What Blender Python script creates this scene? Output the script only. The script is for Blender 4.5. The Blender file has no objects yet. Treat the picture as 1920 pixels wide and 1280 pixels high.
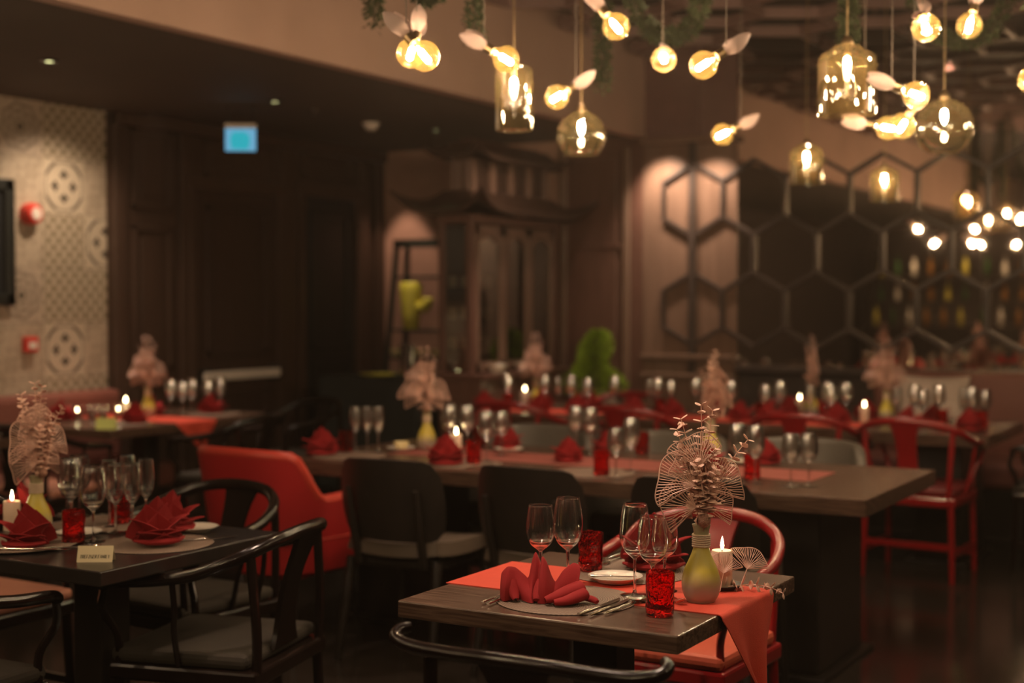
import bpy, math, random
from mathutils import Vector, Matrix, noise
random.seed(11)
PI = math.pi
R = math.radians
scene = bpy.context.scene
col = scene.collection

# ------------------------------------------------------------------ camera, world, exposure
cd = bpy.data.cameras.new('camera')
cd.sensor_width = 36.0
cd.lens = 50.0
cd.clip_start = 0.05
cd.clip_end = 100
cd.dof.use_dof = True
cd.dof.focus_distance = 3.42
cd.dof.aperture_fstop = 1.85
cam = bpy.data.objects.new('camera', cd)
col.objects.link(cam)
cam.location = (0, 0, 1.48)
cam.rotation_euler = (R(90 - 1.718), 0, R(30))
scene.camera = cam

world = bpy.data.worlds.new('world')
scene.world = world
world.use_nodes = True
world.node_tree.nodes['Background'].inputs[0].default_value = (0.9, 0.62, 0.45, 1)
world.node_tree.nodes['Background'].inputs[1].default_value = 0.02
# thin haze added to lift the blacks and spread a glow round bulbs
vn = world.node_tree.nodes.new('ShaderNodeVolumeScatter')
vn.inputs['Color'].default_value = (1, .88, .78, 1)
vn.inputs['Density'].default_value = 0.0028
vn.inputs['Anisotropy'].default_value = 0.6
world.node_tree.links.new(vn.outputs[0], world.node_tree.nodes['World Output'].inputs['Volume'])
vs = scene.view_settings
vs.view_transform = 'Standard'
vs.look = 'None'
vs.gamma = 1
vs.use_curve_mapping = False
vs.exposure = 0.95
try:
    scene.cycles.sample_clamp_indirect = 20.0
    scene.cycles.max_bounces = 14
    scene.cycles.transmission_bounces = 12
    scene.cycles.transparent_max_bounces = 24
    scene.cycles.caustics_reflective = False
    scene.cycles.caustics_refractive = False
except Exception:
    pass

WARM = (1.0, 0.70, 0.51)
BULB_STRENGTH = 420.0


def spot(name, loc, target, power, angle, blend=0.5, color=WARM, radius=0.03):
    l = bpy.data.lights.new(name, 'SPOT')
    l.energy = power
    l.spot_size = R(angle)
    l.spot_blend = blend
    l.color = color
    l.shadow_soft_size = radius
    o = bpy.data.objects.new(name, l)
    col.objects.link(o)
    o.location = loc
    d = Vector(target) - Vector(loc)
    o.rotation_euler = d.to_track_quat('-Z', 'Y').to_euler()
    return o


# positions of the recessed downlights built below; the spots here are bare, without fittings
DOWN = [(-5.714, 5.156), (-5.675, 6.902), (-5.632, 8.653), (-5.45, 4.3), (-6.1, 3.0), (-5.3, 2.9)]
spot('tile_wall_light', (-6.35, 6.15, 2.66), (-6.95, 6.3, 1.2), 26, 110, 0.9, (1, .78, .55))
spot('tile_wall_light', (-6.35, 4.75, 2.66), (-6.95, 4.75, 1.2), 22, 110, 0.9, (1, .78, .55))
spot('niche_light', (-6.66, 9.40, 2.66), (-6.62, 9.8, 1.2), 15, 50, 0.5, (1, .66, .45))
spot('cabinet_light', (-4.62, 8.2, 2.66), (-5.1, 8.9, 1.7), 9, 80, 0.8, (1, .72, .5))
spot('shelf_light', (-6.25, 8.95, 2.66), (-6.25, 9.40, 1.35), 26, 34, .6, (1, .80, .5))
spot('wood_panel_light', (-4.32, 9.46, 2.60), (-4.30, 9.8, 2.12), 30, 84, 0.9, (1, .76, .54))
spot('wood_panel_light', (-3.92, 9.46, 2.60), (-3.92, 9.8, 2.05), 24, 84, 0.9, (1, .76, .54))
for (x, y, p) in [(-1.9, 2.72, 90), (-3.3, 3.0, 9), (-2.6, 5.3, 34), (-3.7, 5.4, 30), (-2.6, 8.25, 62), (-4.56, 8.2, 46), (-6.2, 6.4, 44), (.6, -.6, 14), (-2.2, -.8, 10)]:
    spot('ceiling_spotlight', (x, y, 3.3 if x > -4.5 else 2.66), (x + (0.25 if x > -2 else 0), y + (0.4 if x == -1.9 else 0), 0.75), p, 62, 0.7, (1, .71, .52), 0.05)
spot('plant_light', (-4.75, 9.3, 2.66), (-4.72, 9.42, 1.1), 14, 26, 0.6, (1, .85, .5))
spot('service_light', (-5.9, 8.8, 2.66), (-5.95, 9.0, 0.92), 16, 40, 0.6, (1, .85, .5))

# ------------------------------------------------------------------ mesh helper
class G:
    def __init__(s):
        s.v = []
        s.f = []

    def add(s, vs_, fs, M=None):
        n = len(s.v)
        if M is not None:
            vs_ = [M @ Vector(p) for p in vs_]
        s.v += [tuple(p) for p in vs_]
        s.f += [tuple(i + n for i in f) for f in fs]
        return s

    def box(s, x0, x1, y0, y1, z0, z1, M=None):
        return s.add([(x0, y0, z0), (x1, y0, z0), (x1, y1, z0), (x0, y1, z0), (x0, y0, z1), (x1, y0, z1), (x1, y1, z1), (x0, y1, z1)],
                     [(0, 3, 2, 1), (4, 5, 6, 7), (0, 1, 5, 4), (1, 2, 6, 5), (2, 3, 7, 6), (3, 0, 4, 7)], M)

    def lathe(s, prof, n=24, o=(0, 0, 0), M=None, fn=None):
        """prof: list of (r,z); r==0 ends are poles."""
        vs_, fs, rows = [], [], []
        for (r, z) in prof:
            if r <= 1e-6:
                rows.append([len(vs_)])
                vs_.append((o[0], o[1], o[2] + z))
            else:
                rows.append(list(range(len(vs_), len(vs_) + n)))
                for k in range(n):
                    a = 2 * PI * k / n
                    rr = r if fn is None else r * fn(a, z)
                    vs_.append((o[0] + rr * math.cos(a), o[1] + rr * math.sin(a), o[2] + z))
        for a, b in zip(rows, rows[1:]):
            if len(a) == 1 and len(b) == 1:
                continue
            for k in range(n):
                k2 = (k + 1) % n
                if len(a) == 1:
                    fs.append((a[0], b[k2], b[k]))
                elif len(b) == 1:
                    fs.append((a[k], a[k2], b[0]))
                else:
                    fs.append((a[k], a[k2], b[k2], b[k]))
        return s.add(vs_, fs, M)

    def tube(s, pts, r, n=8, closed=False, flat=1.0, up=(0, 0, 1), M=None):
        pts = [Vector(p) for p in pts]
        m = len(pts)
        rs = r if isinstance(r, (list, tuple)) else [r] * m
        vs_, fs = [], []
        pu = None
        for i, p in enumerate(pts):
            if closed:
                t = pts[(i + 1) % m] - pts[i - 1]
            else:
                t = pts[min(i + 1, m - 1)] - pts[max(i - 1, 0)]
            t = t.normalized() if t.length > 1e-9 else Vector((0, 0, 1))
            u = Vector(up) if pu is None else pu
            a = t.cross(u)
            if a.length < 1e-3:
                a = t.cross(Vector((0.3, 1, 0.2)))
            a.normalize()
            b = a.cross(t).normalized()
            pu = b if pu is not None or True else None
            for k in range(n):
                th = 2 * PI * k / n
                vs_.append(p + a * (rs[i] * math.cos(th)) + b * (rs[i] * flat * math.sin(th)))
        for i in range(m if closed else m - 1):
            j = (i + 1) % m
            for k in range(n):
                k2 = (k + 1) % n
                fs.append((i * n + k, i * n + k2, j * n + k2, j * n + k))
        if not closed:
            fs.append(tuple(range(n - 1, -1, -1)))
            fs.append(tuple((m - 1) * n + k for k in range(n)))
        return s.add(vs_, fs, M)

    def prism(s, poly, z0, z1, M=None):
        n = len(poly)
        vs_ = [(p[0], p[1], z0) for p in poly] + [(p[0], p[1], z1) for p in poly]
        fs = [tuple(range(n - 1, -1, -1)), tuple(range(n, 2 * n))]
        for k in range(n):
            k2 = (k + 1) % n
            fs.append((k, k2, n + k2, n + k))
        return s.add(vs_, fs, M)

    def sheet(s, grid, th, M=None, closed_u=False):
        """grid[i][j] points -> closed thin sheet of thickness th."""
        nu, nv = len(grid), len(grid[0])
        g = [[Vector(p) for p in row] for row in grid]
        nr = []
        for i in range(nu):
            row = []
            for j in range(nv):
                if closed_u:
                    du = g[(i + 1) % nu][j] - g[i - 1][j]
                else:
                    du = g[min(i + 1, nu - 1)][j] - g[max(i - 1, 0)][j]
                dv = g[i][min(j + 1, nv - 1)] - g[i][max(j - 1, 0)]
                c = du.cross(dv)
                row.append(c.normalized() if c.length > 1e-12 else Vector((0, 0, 1)))
            nr.append(row)
        N = nu * nv
        vs_ = [g[i][j] + nr[i][j] * th * .5 for i in range(nu) for j in range(nv)] + [g[i][j] - nr[i][j] * th * .5 for i in range(nu) for j in range(nv)]
        fs = []
        I = lambda i, j: (i % nu) * nv + j
        for i in range(nu if closed_u else nu - 1):
            for j in range(nv - 1):
                fs.append((I(i, j), I(i + 1, j), I(i + 1, j + 1), I(i, j + 1)))
                fs.append((N + I(i, j), N + I(i, j + 1), N + I(i + 1, j + 1), N + I(i + 1, j)))
            for j in (0, nv - 1):
                q = (I(i, j), I(i + 1, j), N + I(i + 1, j), N + I(i, j))
                fs.append(q if j else q[::-1])
        if not closed_u:
            for j in range(nv - 1):
                for i in (0, nu - 1):
                    q = (I(i, j), I(i, j + 1), N + I(i, j + 1), N + I(i, j))
                    fs.append(q if i == 0 else q[::-1])
        return s.add(vs_, fs, M)

    def mesh(s, name, smooth=45):
        me = bpy.data.meshes.new(name)
        me.from_pydata(s.v, [], s.f)
        me.validate()
        if smooth:
            me.shade_smooth()
            me.set_sharp_from_angle(angle=R(smooth))
        me.update()
        return me


def ob(name, g, mat, parent=None, loc=None, rot=None, smooth=45, bevel=0, kind=None):
    me = g if isinstance(g, bpy.types.Mesh) else g.mesh(name, smooth)
    if mat is not None and not me.materials:
        me.materials.append(mat)
    o = bpy.data.objects.new(name, me)
    col.objects.link(o)
    if parent is not None:
        o.parent = parent
    if loc is not None:
        o.location = loc
    if rot is not None:
        o.rotation_euler = rot
    if bevel:
        b = o.modifiers.new('bevel', 'BEVEL')
        b.width = bevel
        b.segments = 2
        b.limit_method = 'ANGLE'
    if kind:
        o['kind'] = kind
    return o


def empty(name, loc=(0, 0, 0), rz=0.0):
    o = bpy.data.objects.new(name, None)
    o.empty_display_size = 0.05
    col.objects.link(o)
    o.location = loc
    o.rotation_euler = (0, 0, rz)
    return o


def tag(o, label, cat, group=None):
    o['label'] = label
    o['category'] = cat
    if group:
        o['group'] = group
    return o


def struct(name, g, mat, parent=None, **k):
    o = ob(name, g, mat, parent, **k)
    if parent is None:
        o['kind'] = 'structure'
    return o


def kids(o):
    return [c for c in bpy.data.objects if c.parent == o]


def dup(root, loc, rz=None, children=None):
    """copy of a thing, its parts and their sub-parts"""
    r = root.copy()
    col.objects.link(r)
    r.location = loc
    if rz is not None:
        r.rotation_euler = (0, 0, rz)
    for ch in KIDS(root):
        c = ch.copy()
        col.objects.link(c)
        c.parent = r
        for g in KIDS(ch):
            d = g.copy()
            col.objects.link(d)
            d.parent = c
    return r


_kc = {}
def KIDS(o):
    if o.name not in _kc:
        _kc[o.name] = list(o.children)
    return _kc[o.name]


FW = Vector((-0.5, 0.8660254, 0))
RT = Vector((0.8660254, 0.5, 0))
def screen_x(o):
    p = Vector(o.location)
    return p.dot(RT) / max(p.dot(FW), 0.05)


ORD = ['first', 'second', 'third', 'fourth', 'fifth', 'sixth', 'seventh', 'eighth', 'ninth', 'tenth', 'eleventh', 'twelfth',
       'thirteenth', 'fourteenth', 'fifteenth', 'sixteenth', 'seventeenth', 'eighteenth', 'nineteenth', 'twentieth', 'twenty-first', 'twenty-second',
       'twenty-third', 'twenty-fourth', 'twenty-fifth', 'twenty-sixth', 'twenty-seventh', 'twenty-eighth', 'twenty-ninth', 'thirtieth']
ROWS = {}
def row(key, o, fmt, cat, group):
    """remember a repeat; its label gets its place in the row once all are placed"""
    ROWS.setdefault(key, (fmt, cat, group, []))[3].append(o)
    return o


def label_rows():
    for key, (fmt, cat, group, os_) in ROWS.items():
        os_.sort(key=screen_x)
        n = len(os_)
        for i, o in enumerate(os_):
            if n == 1:
                t = fmt.replace(', {} from the left', '')
            elif i == n - 1:
                t = fmt.replace('{} from the left', 'rightmost there')
            elif i == 0:
                t = fmt.replace('{} from the left', 'leftmost there')
            else:
                t = fmt.replace('{}', ORD[i])
            tag(o, t, cat, group)


def cat_rom(pts, k=6, closed=False):
    pts = [Vector(p) for p in pts]
    n = len(pts)
    out = []
    for i in range(n if closed else n - 1):
        p1, p2 = pts[i], pts[(i + 1) % n]
        p0 = pts[i - 1] if (closed or i > 0) else p1 * 2 - p2
        p3 = pts[(i + 2) % n] if (closed or i + 2 < n) else p2 * 2 - p1
        for q in range(k):
            t = q / k
            out.append(0.5 * ((2 * p1) + (p2 - p0) * t + (2 * p0 - 5 * p1 + 4 * p2 - p3) * t * t + (3 * p1 - p0 - 3 * p2 + p3) * t ** 3))
    if not closed:
        out.append(pts[-1])
    return out


# ------------------------------------------------------------------ materials
class X:
    """tiny expression wrapper over Math nodes"""
    nt = None

    def __init__(s, sock):
        s.s = sock

    @staticmethod
    def m(op, *a):
        n = X.nt.nodes.new('ShaderNodeMath')
        n.operation = op
        for i, q in enumerate(a):
            if isinstance(q, X):
                X.nt.links.new(q.s, n.inputs[i])
            else:
                n.inputs[i].default_value = q
        return X(n.outputs[0])

    def __add__(s, o): return X.m('ADD', s, o)
    def __radd__(s, o): return X.m('ADD', o, s)
    def __sub__(s, o): return X.m('SUBTRACT', s, o)
    def __rsub__(s, o): return X.m('SUBTRACT', o, s)
    def __mul__(s, o): return X.m('MULTIPLY', s, o)
    def __rmul__(s, o): return X.m('MULTIPLY', o, s)
    def __truediv__(s, o): return X.m('DIVIDE', s, o)
    def lt(s, o): return X.m('LESS_THAN', s, o)
    def gt(s, o): return X.m('GREATER_THAN', s, o)
    def abs(s): return X.m('ABSOLUTE', s)
    def sin(s): return X.m('SINE', s)
    def sqrt(s): return X.m('SQRT', s)
    def mod(s, o): return X.m('FLOORED_MODULO', s, o)
    def mx(s, o): return X.m('MAXIMUM', s, o)
    def mn(s, o): return X.m('MINIMUM', s, o)


def newmat(name):
    m = bpy.data.materials.new(name)
    m.use_nodes = True
    nt = m.node_tree
    return m, nt, nt.nodes['Principled BSDF'], nt.nodes['Material Output']


def P(name, c, rough=0.5, metal=0.0, vary=0.25, scale=8.0, bump=0.0, bscale=60.0, spec=0.5, coat=0.0, sheen=0.0, stretch=None, c2=None):
    m, nt, b, out = newmat(name)
    N = nt.nodes.new
    tc = N('ShaderNodeTexCoord')
    src = tc.outputs['Object']
    if stretch:
        mp = N('ShaderNodeMapping')
        mp.inputs['Scale'].default_value = stretch
        nt.links.new(src, mp.inputs[0])
        src = mp.outputs[0]
    no = N('ShaderNodeTexNoise')
    no.inputs['Scale'].default_value = scale
    no.inputs['Detail'].default_value = 4
    nt.links.new(src, no.inputs['Vector'])
    mx = N('ShaderNodeMix')
    mx.data_type = 'RGBA'
    d = c2 if c2 else tuple(min(1, q * (1 + vary)) for q in c)
    e = c if c2 else tuple(q * (1 - vary) for q in c)
    mx.inputs['A'].default_value = (*e, 1)
    mx.inputs['B'].default_value = (*d, 1)
    nt.links.new(no.outputs['Fac'], mx.inputs['Factor'])
    nt.links.new(mx.outputs['Result'], b.inputs['Base Color'])
    b.inputs['Roughness'].default_value = rough
    b.inputs['Metallic'].default_value = metal
    b.inputs['Specular IOR Level'].default_value = spec
    if coat:
        b.inputs['Coat Weight'].default_value = coat
        b.inputs['Coat Roughness'].default_value = 0.12
    if sheen:
        b.inputs['Sheen Weight'].default_value = sheen
    if bump:
        n2 = N('ShaderNodeTexNoise')
        n2.inputs['Scale'].default_value = bscale
        nt.links.new(src, n2.inputs['Vector'])
        bp = N('ShaderNodeBump')
        bp.inputs['Strength'].default_value = bump
        bp.inputs['Distance'].default_value = 0.004
        nt.links.new(n2.outputs['Fac'], bp.inputs['Height'])
        nt.links.new(bp.outputs[0], b.inputs['Normal'])
    return m


def EMI(name, c, s):
    m, nt, b, out = newmat(name)
    e = nt.nodes.new('ShaderNodeEmission')
    e.inputs[0].default_value = (*c, 1)
    e.inputs[1].default_value = s
    nt.nodes.remove(b)
    nt.links.new(e.outputs[0], out.inputs[0])
    return m


def THIN(name, tint=(1, 1, 1), edge=(0.75, 0.75, 0.75), refl=0.9, base=0.06, rough=0.02, bump=0.0, haze=None):
    """thin-walled glass: clear face on, reflecting at the edge"""
    m, nt, b, out = newmat(name)
    nt.nodes.remove(b)
    N = nt.nodes.new
    lw = N('ShaderNodeLayerWeight')
    lw.inputs['Blend'].default_value = 0.32
    tcol = N('ShaderNodeMix')
    tcol.data_type = 'RGBA'
    tcol.inputs['A'].default_value = (*tint, 1)
    tcol.inputs['B'].default_value = (*[t * e for t, e in zip(tint, edge)], 1)
    nt.links.new(lw.outputs['Facing'], tcol.inputs['Factor'])
    t = N('ShaderNodeBsdfTransparent')
    nt.links.new(tcol.outputs['Result'], t.inputs[0])
    g = N('ShaderNodeBsdfGlossy')
    g.inputs['Roughness'].default_value = rough
    g.inputs['Color'].default_value = (1, 1, 1, 1)
    if bump:
        tc = N('ShaderNodeTexCoord')
        no = N('ShaderNodeTexNoise')
        no.inputs['Scale'].default_value = 30
        bp = N('ShaderNodeBump')
        bp.inputs['Strength'].default_value = bump
        bp.inputs['Distance'].default_value = 0.01
        nt.links.new(tc.outputs['Object'], no.inputs['Vector'])
        nt.links.new(no.outputs['Fac'], bp.inputs['Height'])
        nt.links.new(bp.outputs[0], g.inputs['Normal'])
    mr = N('ShaderNodeMapRange')
    mr.inputs['To Min'].default_value = base
    mr.inputs['To Max'].default_value = refl
    nt.links.new(lw.outputs['Fresnel'], mr.inputs['Value'])
    mx = N('ShaderNodeMixShader')
    nt.links.new(mr.outputs[0], mx.inputs[0])
    nt.links.new(t.outputs[0], mx.inputs[1])
    nt.links.new(g.outputs[0], mx.inputs[2])
    if haze:      # warm translucent share added so the glass glows around its lamp
        tl = N('ShaderNodeBsdfTranslucent')
        tl.inputs[0].default_value = (*haze[1], 1)
        m2 = N('ShaderNodeMixShader')
        m2.inputs[0].default_value = haze[0]
        nt.links.new(mx.outputs[0], m2.inputs[1])
        nt.links.new(tl.outputs[0], m2.inputs[2])
        mx = m2
    nt.links.new(mx.outputs[0], out.inputs[0])
    return m


def GLASS(name, c=(1, 1, 1), rough=0.0, ior=1.45, bump=0.0, coat=0.0):
    m, nt, b, out = newmat(name)
    b.inputs['Coat Weight'].default_value = coat
    b.inputs['Coat Roughness'].default_value = .09
    b.inputs['Base Color'].default_value = (*c, 1)
    b.inputs['Transmission Weight'].default_value = 1.0
    b.inputs['Roughness'].default_value = rough
    b.inputs['IOR'].default_value = ior
    if bump:
        tc = nt.nodes.new('ShaderNodeTexCoord')
        no = nt.nodes.new('ShaderNodeTexNoise')
        no.inputs['Scale'].default_value = 45
        bp = nt.nodes.new('ShaderNodeBump')
        bp.inputs['Strength'].default_value = bump
        bp.inputs['Distance'].default_value = 0.01
        nt.links.new(tc.outputs['Object'], no.inputs['Vector'])
        nt.links.new(no.outputs['Fac'], bp.inputs['Height'])
        nt.links.new(bp.outputs[0], b.inputs['Normal'])
    return m


M = {}
M['floor'] = P('polished_dark_floor', (.034, .026, .021), .15, vary=.6, scale=1.3, spec=.5, bump=.12, bscale=3)
M['ceiling'] = P('dark_ceiling_paint', (.10, .078, .062), .75, vary=.15, scale=3)
M['bulkhead'] = P('rose_plaster', (.52, .345, .275), .8, vary=.12, scale=2.5)
M['high_ceiling'] = P('black_ceiling', (.030, .022, .020), .8)
M['lattice'] = P('rose_brown_batten', (.24, .145, .13), .35, vary=.4, scale=3)
M['woodwall'] = P('dark_stained_wood', (.062, .034, .024), .42, vary=.35, scale=3, stretch=(6, 6, .7), spec=.4)
M['door'] = P('dark_door_wood', (.050, .027, .020), .45, vary=.3, scale=3, stretch=(6, 6, .7), spec=.4)
M['black_door'] = P('near_black_door', (.012, .013, .015), .4, vary=.3)
M['redwood'] = P('red_brown_wood', (.19, .115, .085), .25, vary=.3, scale=3, stretch=(7, 7, .6), spec=.5)
M['darkred'] = P('dark_red_plaster', (.16, .075, .065), .6, vary=.2)
M['niche'] = P('salmon_plaster', (.46, .27, .20), .8, vary=.12)
M['cabwood'] = P('carved_red_brown_wood', (.125, .060, .045), .36, vary=.35, scale=5, stretch=(5, 5, .8))
M['batten'] = P('dark_brown_metal_batten', (.045, .028, .023), .5, vary=.3)
M['plasterdark'] = P('dark_brown_wall', (.05, .035, .03), .8)
M['lacquer'] = P('black_brown_lacquer', (.011, .006, .005), .17, vary=.5, scale=10, coat=.0, spec=.5, stretch=(1, 1, .3))
M['darkwood'] = P('matte_dark_wood', (.020, .014, .011), .42, vary=.4, scale=8, stretch=(1, 6, 1))
M['redlacquer'] = P('red_lacquer', (.26, .007, .009), .28, vary=.2, scale=6, coat=.4)
M['darkredseat'] = P('dark_red_leather', (.16, .012, .012), .5, vary=.2)
M['orangeseat'] = P('orange_red_leather', (.58, .10, .050), .5, vary=.15, bump=.15)
M['redleather'] = P('red_leather', (.40, .014, .016), .48, vary=.14, scale=5, bump=.12, bscale=150)
M['redrim'] = P('red_leather_piping', (.50, .045, .028), .4, vary=.1)
M['greyleather'] = P('grey_leather', (.10, .085, .070), .42, vary=.2, scale=5, bump=.1)
M['taupeseat'] = P('taupe_leather', (.12, .088, .065), .48, vary=.2, scale=5, bump=.1)
M['olivefabric'] = P('olive_seat_fabric', (.036, .028, .020), .8, vary=.2, scale=30, bump=.3, bscale=300)
M['pinkseat'] = P('salmon_seat_leather', (.50, .21, .14), .5, vary=.15)
M['paleseat'] = P('pale_seat_fabric', (.55, .48, .34), .7, vary=.15)
M['banquette'] = P('oxblood_leather', (.20, .070, .052), .42, vary=.25, scale=4)
M['napkin'] = P('red_napkin_linen', (.31, .007, .010), .85, vary=.12, scale=40, bump=.25, bscale=700, sheen=.0)
M['runner'] = P('orange_red_runner_cloth', (.62, .060, .030), .8, vary=.10, scale=50, bump=.4, bscale=500)
M['dullrunner'] = P('dusty_red_runner_cloth', (.27, .070, .052), .75, vary=.15, scale=30, bump=.3, bscale=400)
M['porcelain'] = P('white_porcelain', (.80, .72, .62), .18, vary=.04, coat=.3)
M['ivory'] = P('ivory_porcelain', (.78, .66, .36), .25, vary=.06)
M['steel'] = P('polished_steel', (.66, .60, .54), .16, metal=1, vary=.1, scale=20)
M['wax'] = P('ivory_wax', (.78, .56, .42), .55, vary=.06, scale=12)
M['wick'] = P('charred_wick', (.02, .015, .01), .9)
M['flame'] = EMI('candle_flame', (1.0, .80, .40), 22)
M['filament'] = EMI('bulb_filament', (1.0, .73, .48), BULB_STRENGTH)
M['glow'] = EMI('pendant_lamp_core', (1.0, .74, .44), 160)
M['downled'] = EMI('downlight_lens', (1.0, .95, .42), 3)
M['cyan'] = EMI('exit_sign_cyan', (.02, .28, .33), .75)
M['lightblue'] = EMI('exit_sign_pale_blue', (.10, .27, .40), .75)
M['rose'] = P('rose_gold_paint', (.70, .42, .33), .42, metal=.1, vary=.15, scale=30)
M['rosedull'] = P('dusty_rose_dried_leaf', (.76, .48, .38), .5, metal=.05, vary=.2, scale=30)
M['glitter'] = P('rose_glitter', (.42, .22, .16), .4, metal=.5, vary=.6, scale=220, bump=1.0, bscale=420)
M['rope'] = P('jute_rope', (.66, .50, .36), .85, vary=.25, scale=60, bump=.4, bscale=200)
M['thin'] = THIN('thin_clear_glass', (.98, .96, .93))
M['bulbglass'] = THIN('bulb_clear_glass', (1, .97, .90), (.92, .84, .64), .6, .04, haze=(.011, (1, .64, .16)))
M['pendantglass'] = THIN('smoked_pendant_glass', (.97, .93, .84), (.85, .78, .64), .75, .05, haze=(.018, (1, .72, .30)))
M['cabglass'] = THIN('cabinet_door_glass', (.75, .72, .66), (.8, .8, .8), .8, .08)
M['clear'] = GLASS('clear_stemware_glass', (1, 1, 1), coat=1.0)
M['farglass'] = THIN('thin_stemware_glass', (.98, .95, .92), (.80, .74, .70), .95, .22, .16)
M['redglass'] = GLASS('red_crinkled_glass', (.97, .045, .045), 0.02, 1.45, .7)
M['wing'] = P('rose_white_wing_plastic', (.62, .45, .40), .5, vary=.08)
M['brass'] = P('aged_brass', (.42, .30, .16), .35, metal=1, vary=.2)
M['cord'] = P('dark_cord', (.10, .075, .055), .7)
M['moss'] = P('dark_green_moss', (.030, .038, .010), .9, vary=.6, scale=60)
M['lime_leaf'] = P('bright_green_leaf', (.24, .36, .015), .7, vary=.5, scale=20)
M['card'] = P('cream_card_paper', (.74, .62, .40), .8, vary=.05, scale=20)
M['limecard'] = P('lime_card_paper', (.62, .66, .20), .8, vary=.05)
M['ink'] = P('black_ink', (.03, .022, .016), .7)
M['alarm'] = P('red_alarm_plastic', (.62, .05, .035), .35, vary=.06)
M['white'] = P('white_plastic', (.72, .62, .54), .5, vary=.05)
M['blackframe'] = P('black_painted_frame', (.012, .013, .011), .4, vary=.3)
M['cloth_dark'] = P('dark_green_black_cloth', (.014, .017, .016), .85, vary=.3)
M['yellow'] = P('yellow_glaze', (.62, .52, .07), .35, vary=.08)
M['pillow'] = P('beige_cushion_fabric', (.58, .46, .38), .85, vary=.1, scale=30, bump=.3, bscale=250)
M['bottle_green'] = P('green_bottle_glass', (.03, .09, .02), .1, vary=.2)
M['bottle_amber'] = P('amber_bottle_glass', (.30, .13, .02), .1, vary=.2)
M['whiteflower'] = P('white_petals', (.66, .52, .46), .8, vary=.15)


def mirror_mat():
    m, nt, b, out = newmat('smoked_mirror')
    b.inputs['Base Color'].default_value = (.74, .62, .54, 1)
    b.inputs['Metallic'].default_value = 1
    b.inputs['Roughness'].default_value = .015
    no = nt.nodes.new('ShaderNodeTexNoise')
    no.inputs['Scale'].default_value = 2
    mr = nt.nodes.new('ShaderNodeMapRange')
    mr.inputs['To Min'].default_value = .008
    mr.inputs['To Max'].default_value = .03
    nt.links.new(no.outputs['Fac'], mr.inputs['Value'])
    nt.links.new(mr.outputs[0], b.inputs['Roughness'])
    return m


M['mirror'] = mirror_mat()


def wood_top():
    m, nt, b, out = newmat('grey_brown_table_wood')
    N = nt.nodes.new
    tc = N('ShaderNodeTexCoord')
    mp = N('ShaderNodeMapping')
    mp.inputs['Scale'].default_value = (2.2, 26, 40)
    n = N('ShaderNodeTexNoise')
    n.inputs['Scale'].default_value = 3
    n.inputs['Detail'].default_value = 6
    n.inputs['Distortion'].default_value = .6
    r = N('ShaderNodeValToRGB')
    r.color_ramp.elements[0].position = .36
    r.color_ramp.elements[0].color = (.058, .031, .021, 1)
    r.color_ramp.elements[1].position = .66
    r.color_ramp.elements[1].color = (.135, .080, .056, 1)
    nt.links.new(tc.outputs['Object'], mp.inputs[0])
    nt.links.new(mp.outputs[0], n.inputs['Vector'])
    nt.links.new(n.outputs['Fac'], r.inputs[0])
    nt.links.new(r.outputs[0], b.inputs['Base Color'])
    b.inputs['Roughness'].default_value = .27
    b.inputs['Specular IOR Level'].default_value = .45
    return m


M['tabletop'] = wood_top()
M['darktop'] = P('black_brown_table_wood', (.022, .017, .015), .28, vary=.4, scale=6, stretch=(1, 8, 1))


def vase_mat():
    """yellow-green glaze that ends in a grey dip at the foot"""
    m, nt, b, out = newmat('two_tone_vase_glaze')
    N = nt.nodes.new
    tc = N('ShaderNodeTexCoord')
    sp = N('ShaderNodeSeparateXYZ')
    r = N('ShaderNodeValToRGB')
    no = N('ShaderNodeTexNoise')
    no.inputs['Scale'].default_value = 18
    nt.links.new(tc.outputs['Object'], sp.inputs[0])
    nt.links.new(tc.outputs['Object'], no.inputs['Vector'])
    X.nt = nt
    z = X(sp.outputs['Z']) * 5.2 + (X(no.outputs['Fac']) - .5) * .08
    nt.links.new(z.s, r.inputs[0])
    e = r.color_ramp.elements
    e[0].position = .17
    e[0].color = (.40, .32, .26, 1)
    e[1].position = .40
    e[1].color = (.60, .47, .05, 1)
    q = e.new(.74)
    q.color = (.55, .45, .10, 1)
    q = e.new(.86)
    q.color = (.40, .34, .20, 1)
    nt.links.new(r.outputs[0], b.inputs['Base Color'])
    b.inputs['Roughness'].default_value = .38
    b.inputs['Coat Weight'].default_value = .25
    return m


M['vase'] = vase_mat()


def mat_weave():
    m, nt, b, out = newmat('woven_round_mat')
    N = nt.nodes.new
    tc = N('ShaderNodeTexCoord')
    sp = N('ShaderNodeSeparateXYZ')
    nt.links.new(tc.outputs['Object'], sp.inputs[0])
    X.nt = nt
    x, y = X(sp.outputs[0]), X(sp.outputs[1])
    r = (x * x + y * y).sqrt()
    a = X.m('ARCTAN2', y, x)
    rings = (r * 1050).sin() * .5 + .5
    seg = ((a * 90) + (r * 525)).sin() * .5 + .5
    h = rings * .6 + seg * .4
    rp = N('ShaderNodeValToRGB')
    rp.color_ramp.elements[0].color = (.075, .048, .034, 1)
    rp.color_ramp.elements[1].color = (.34, .235, .175, 1)
    nt.links.new(h.s, rp.inputs[0])
    nt.links.new(rp.outputs[0], b.inputs['Base Color'])
    bp = N('ShaderNodeBump')
    bp.inputs['Strength'].default_value = .8
    bp.inputs['Distance'].default_value = .002
    nt.links.new(h.s, bp.inputs['Height'])
    nt.links.new(bp.outputs[0], b.inputs['Normal'])
    b.inputs['Roughness'].default_value = .6
    return m


M['weave'] = mat_weave()


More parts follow.
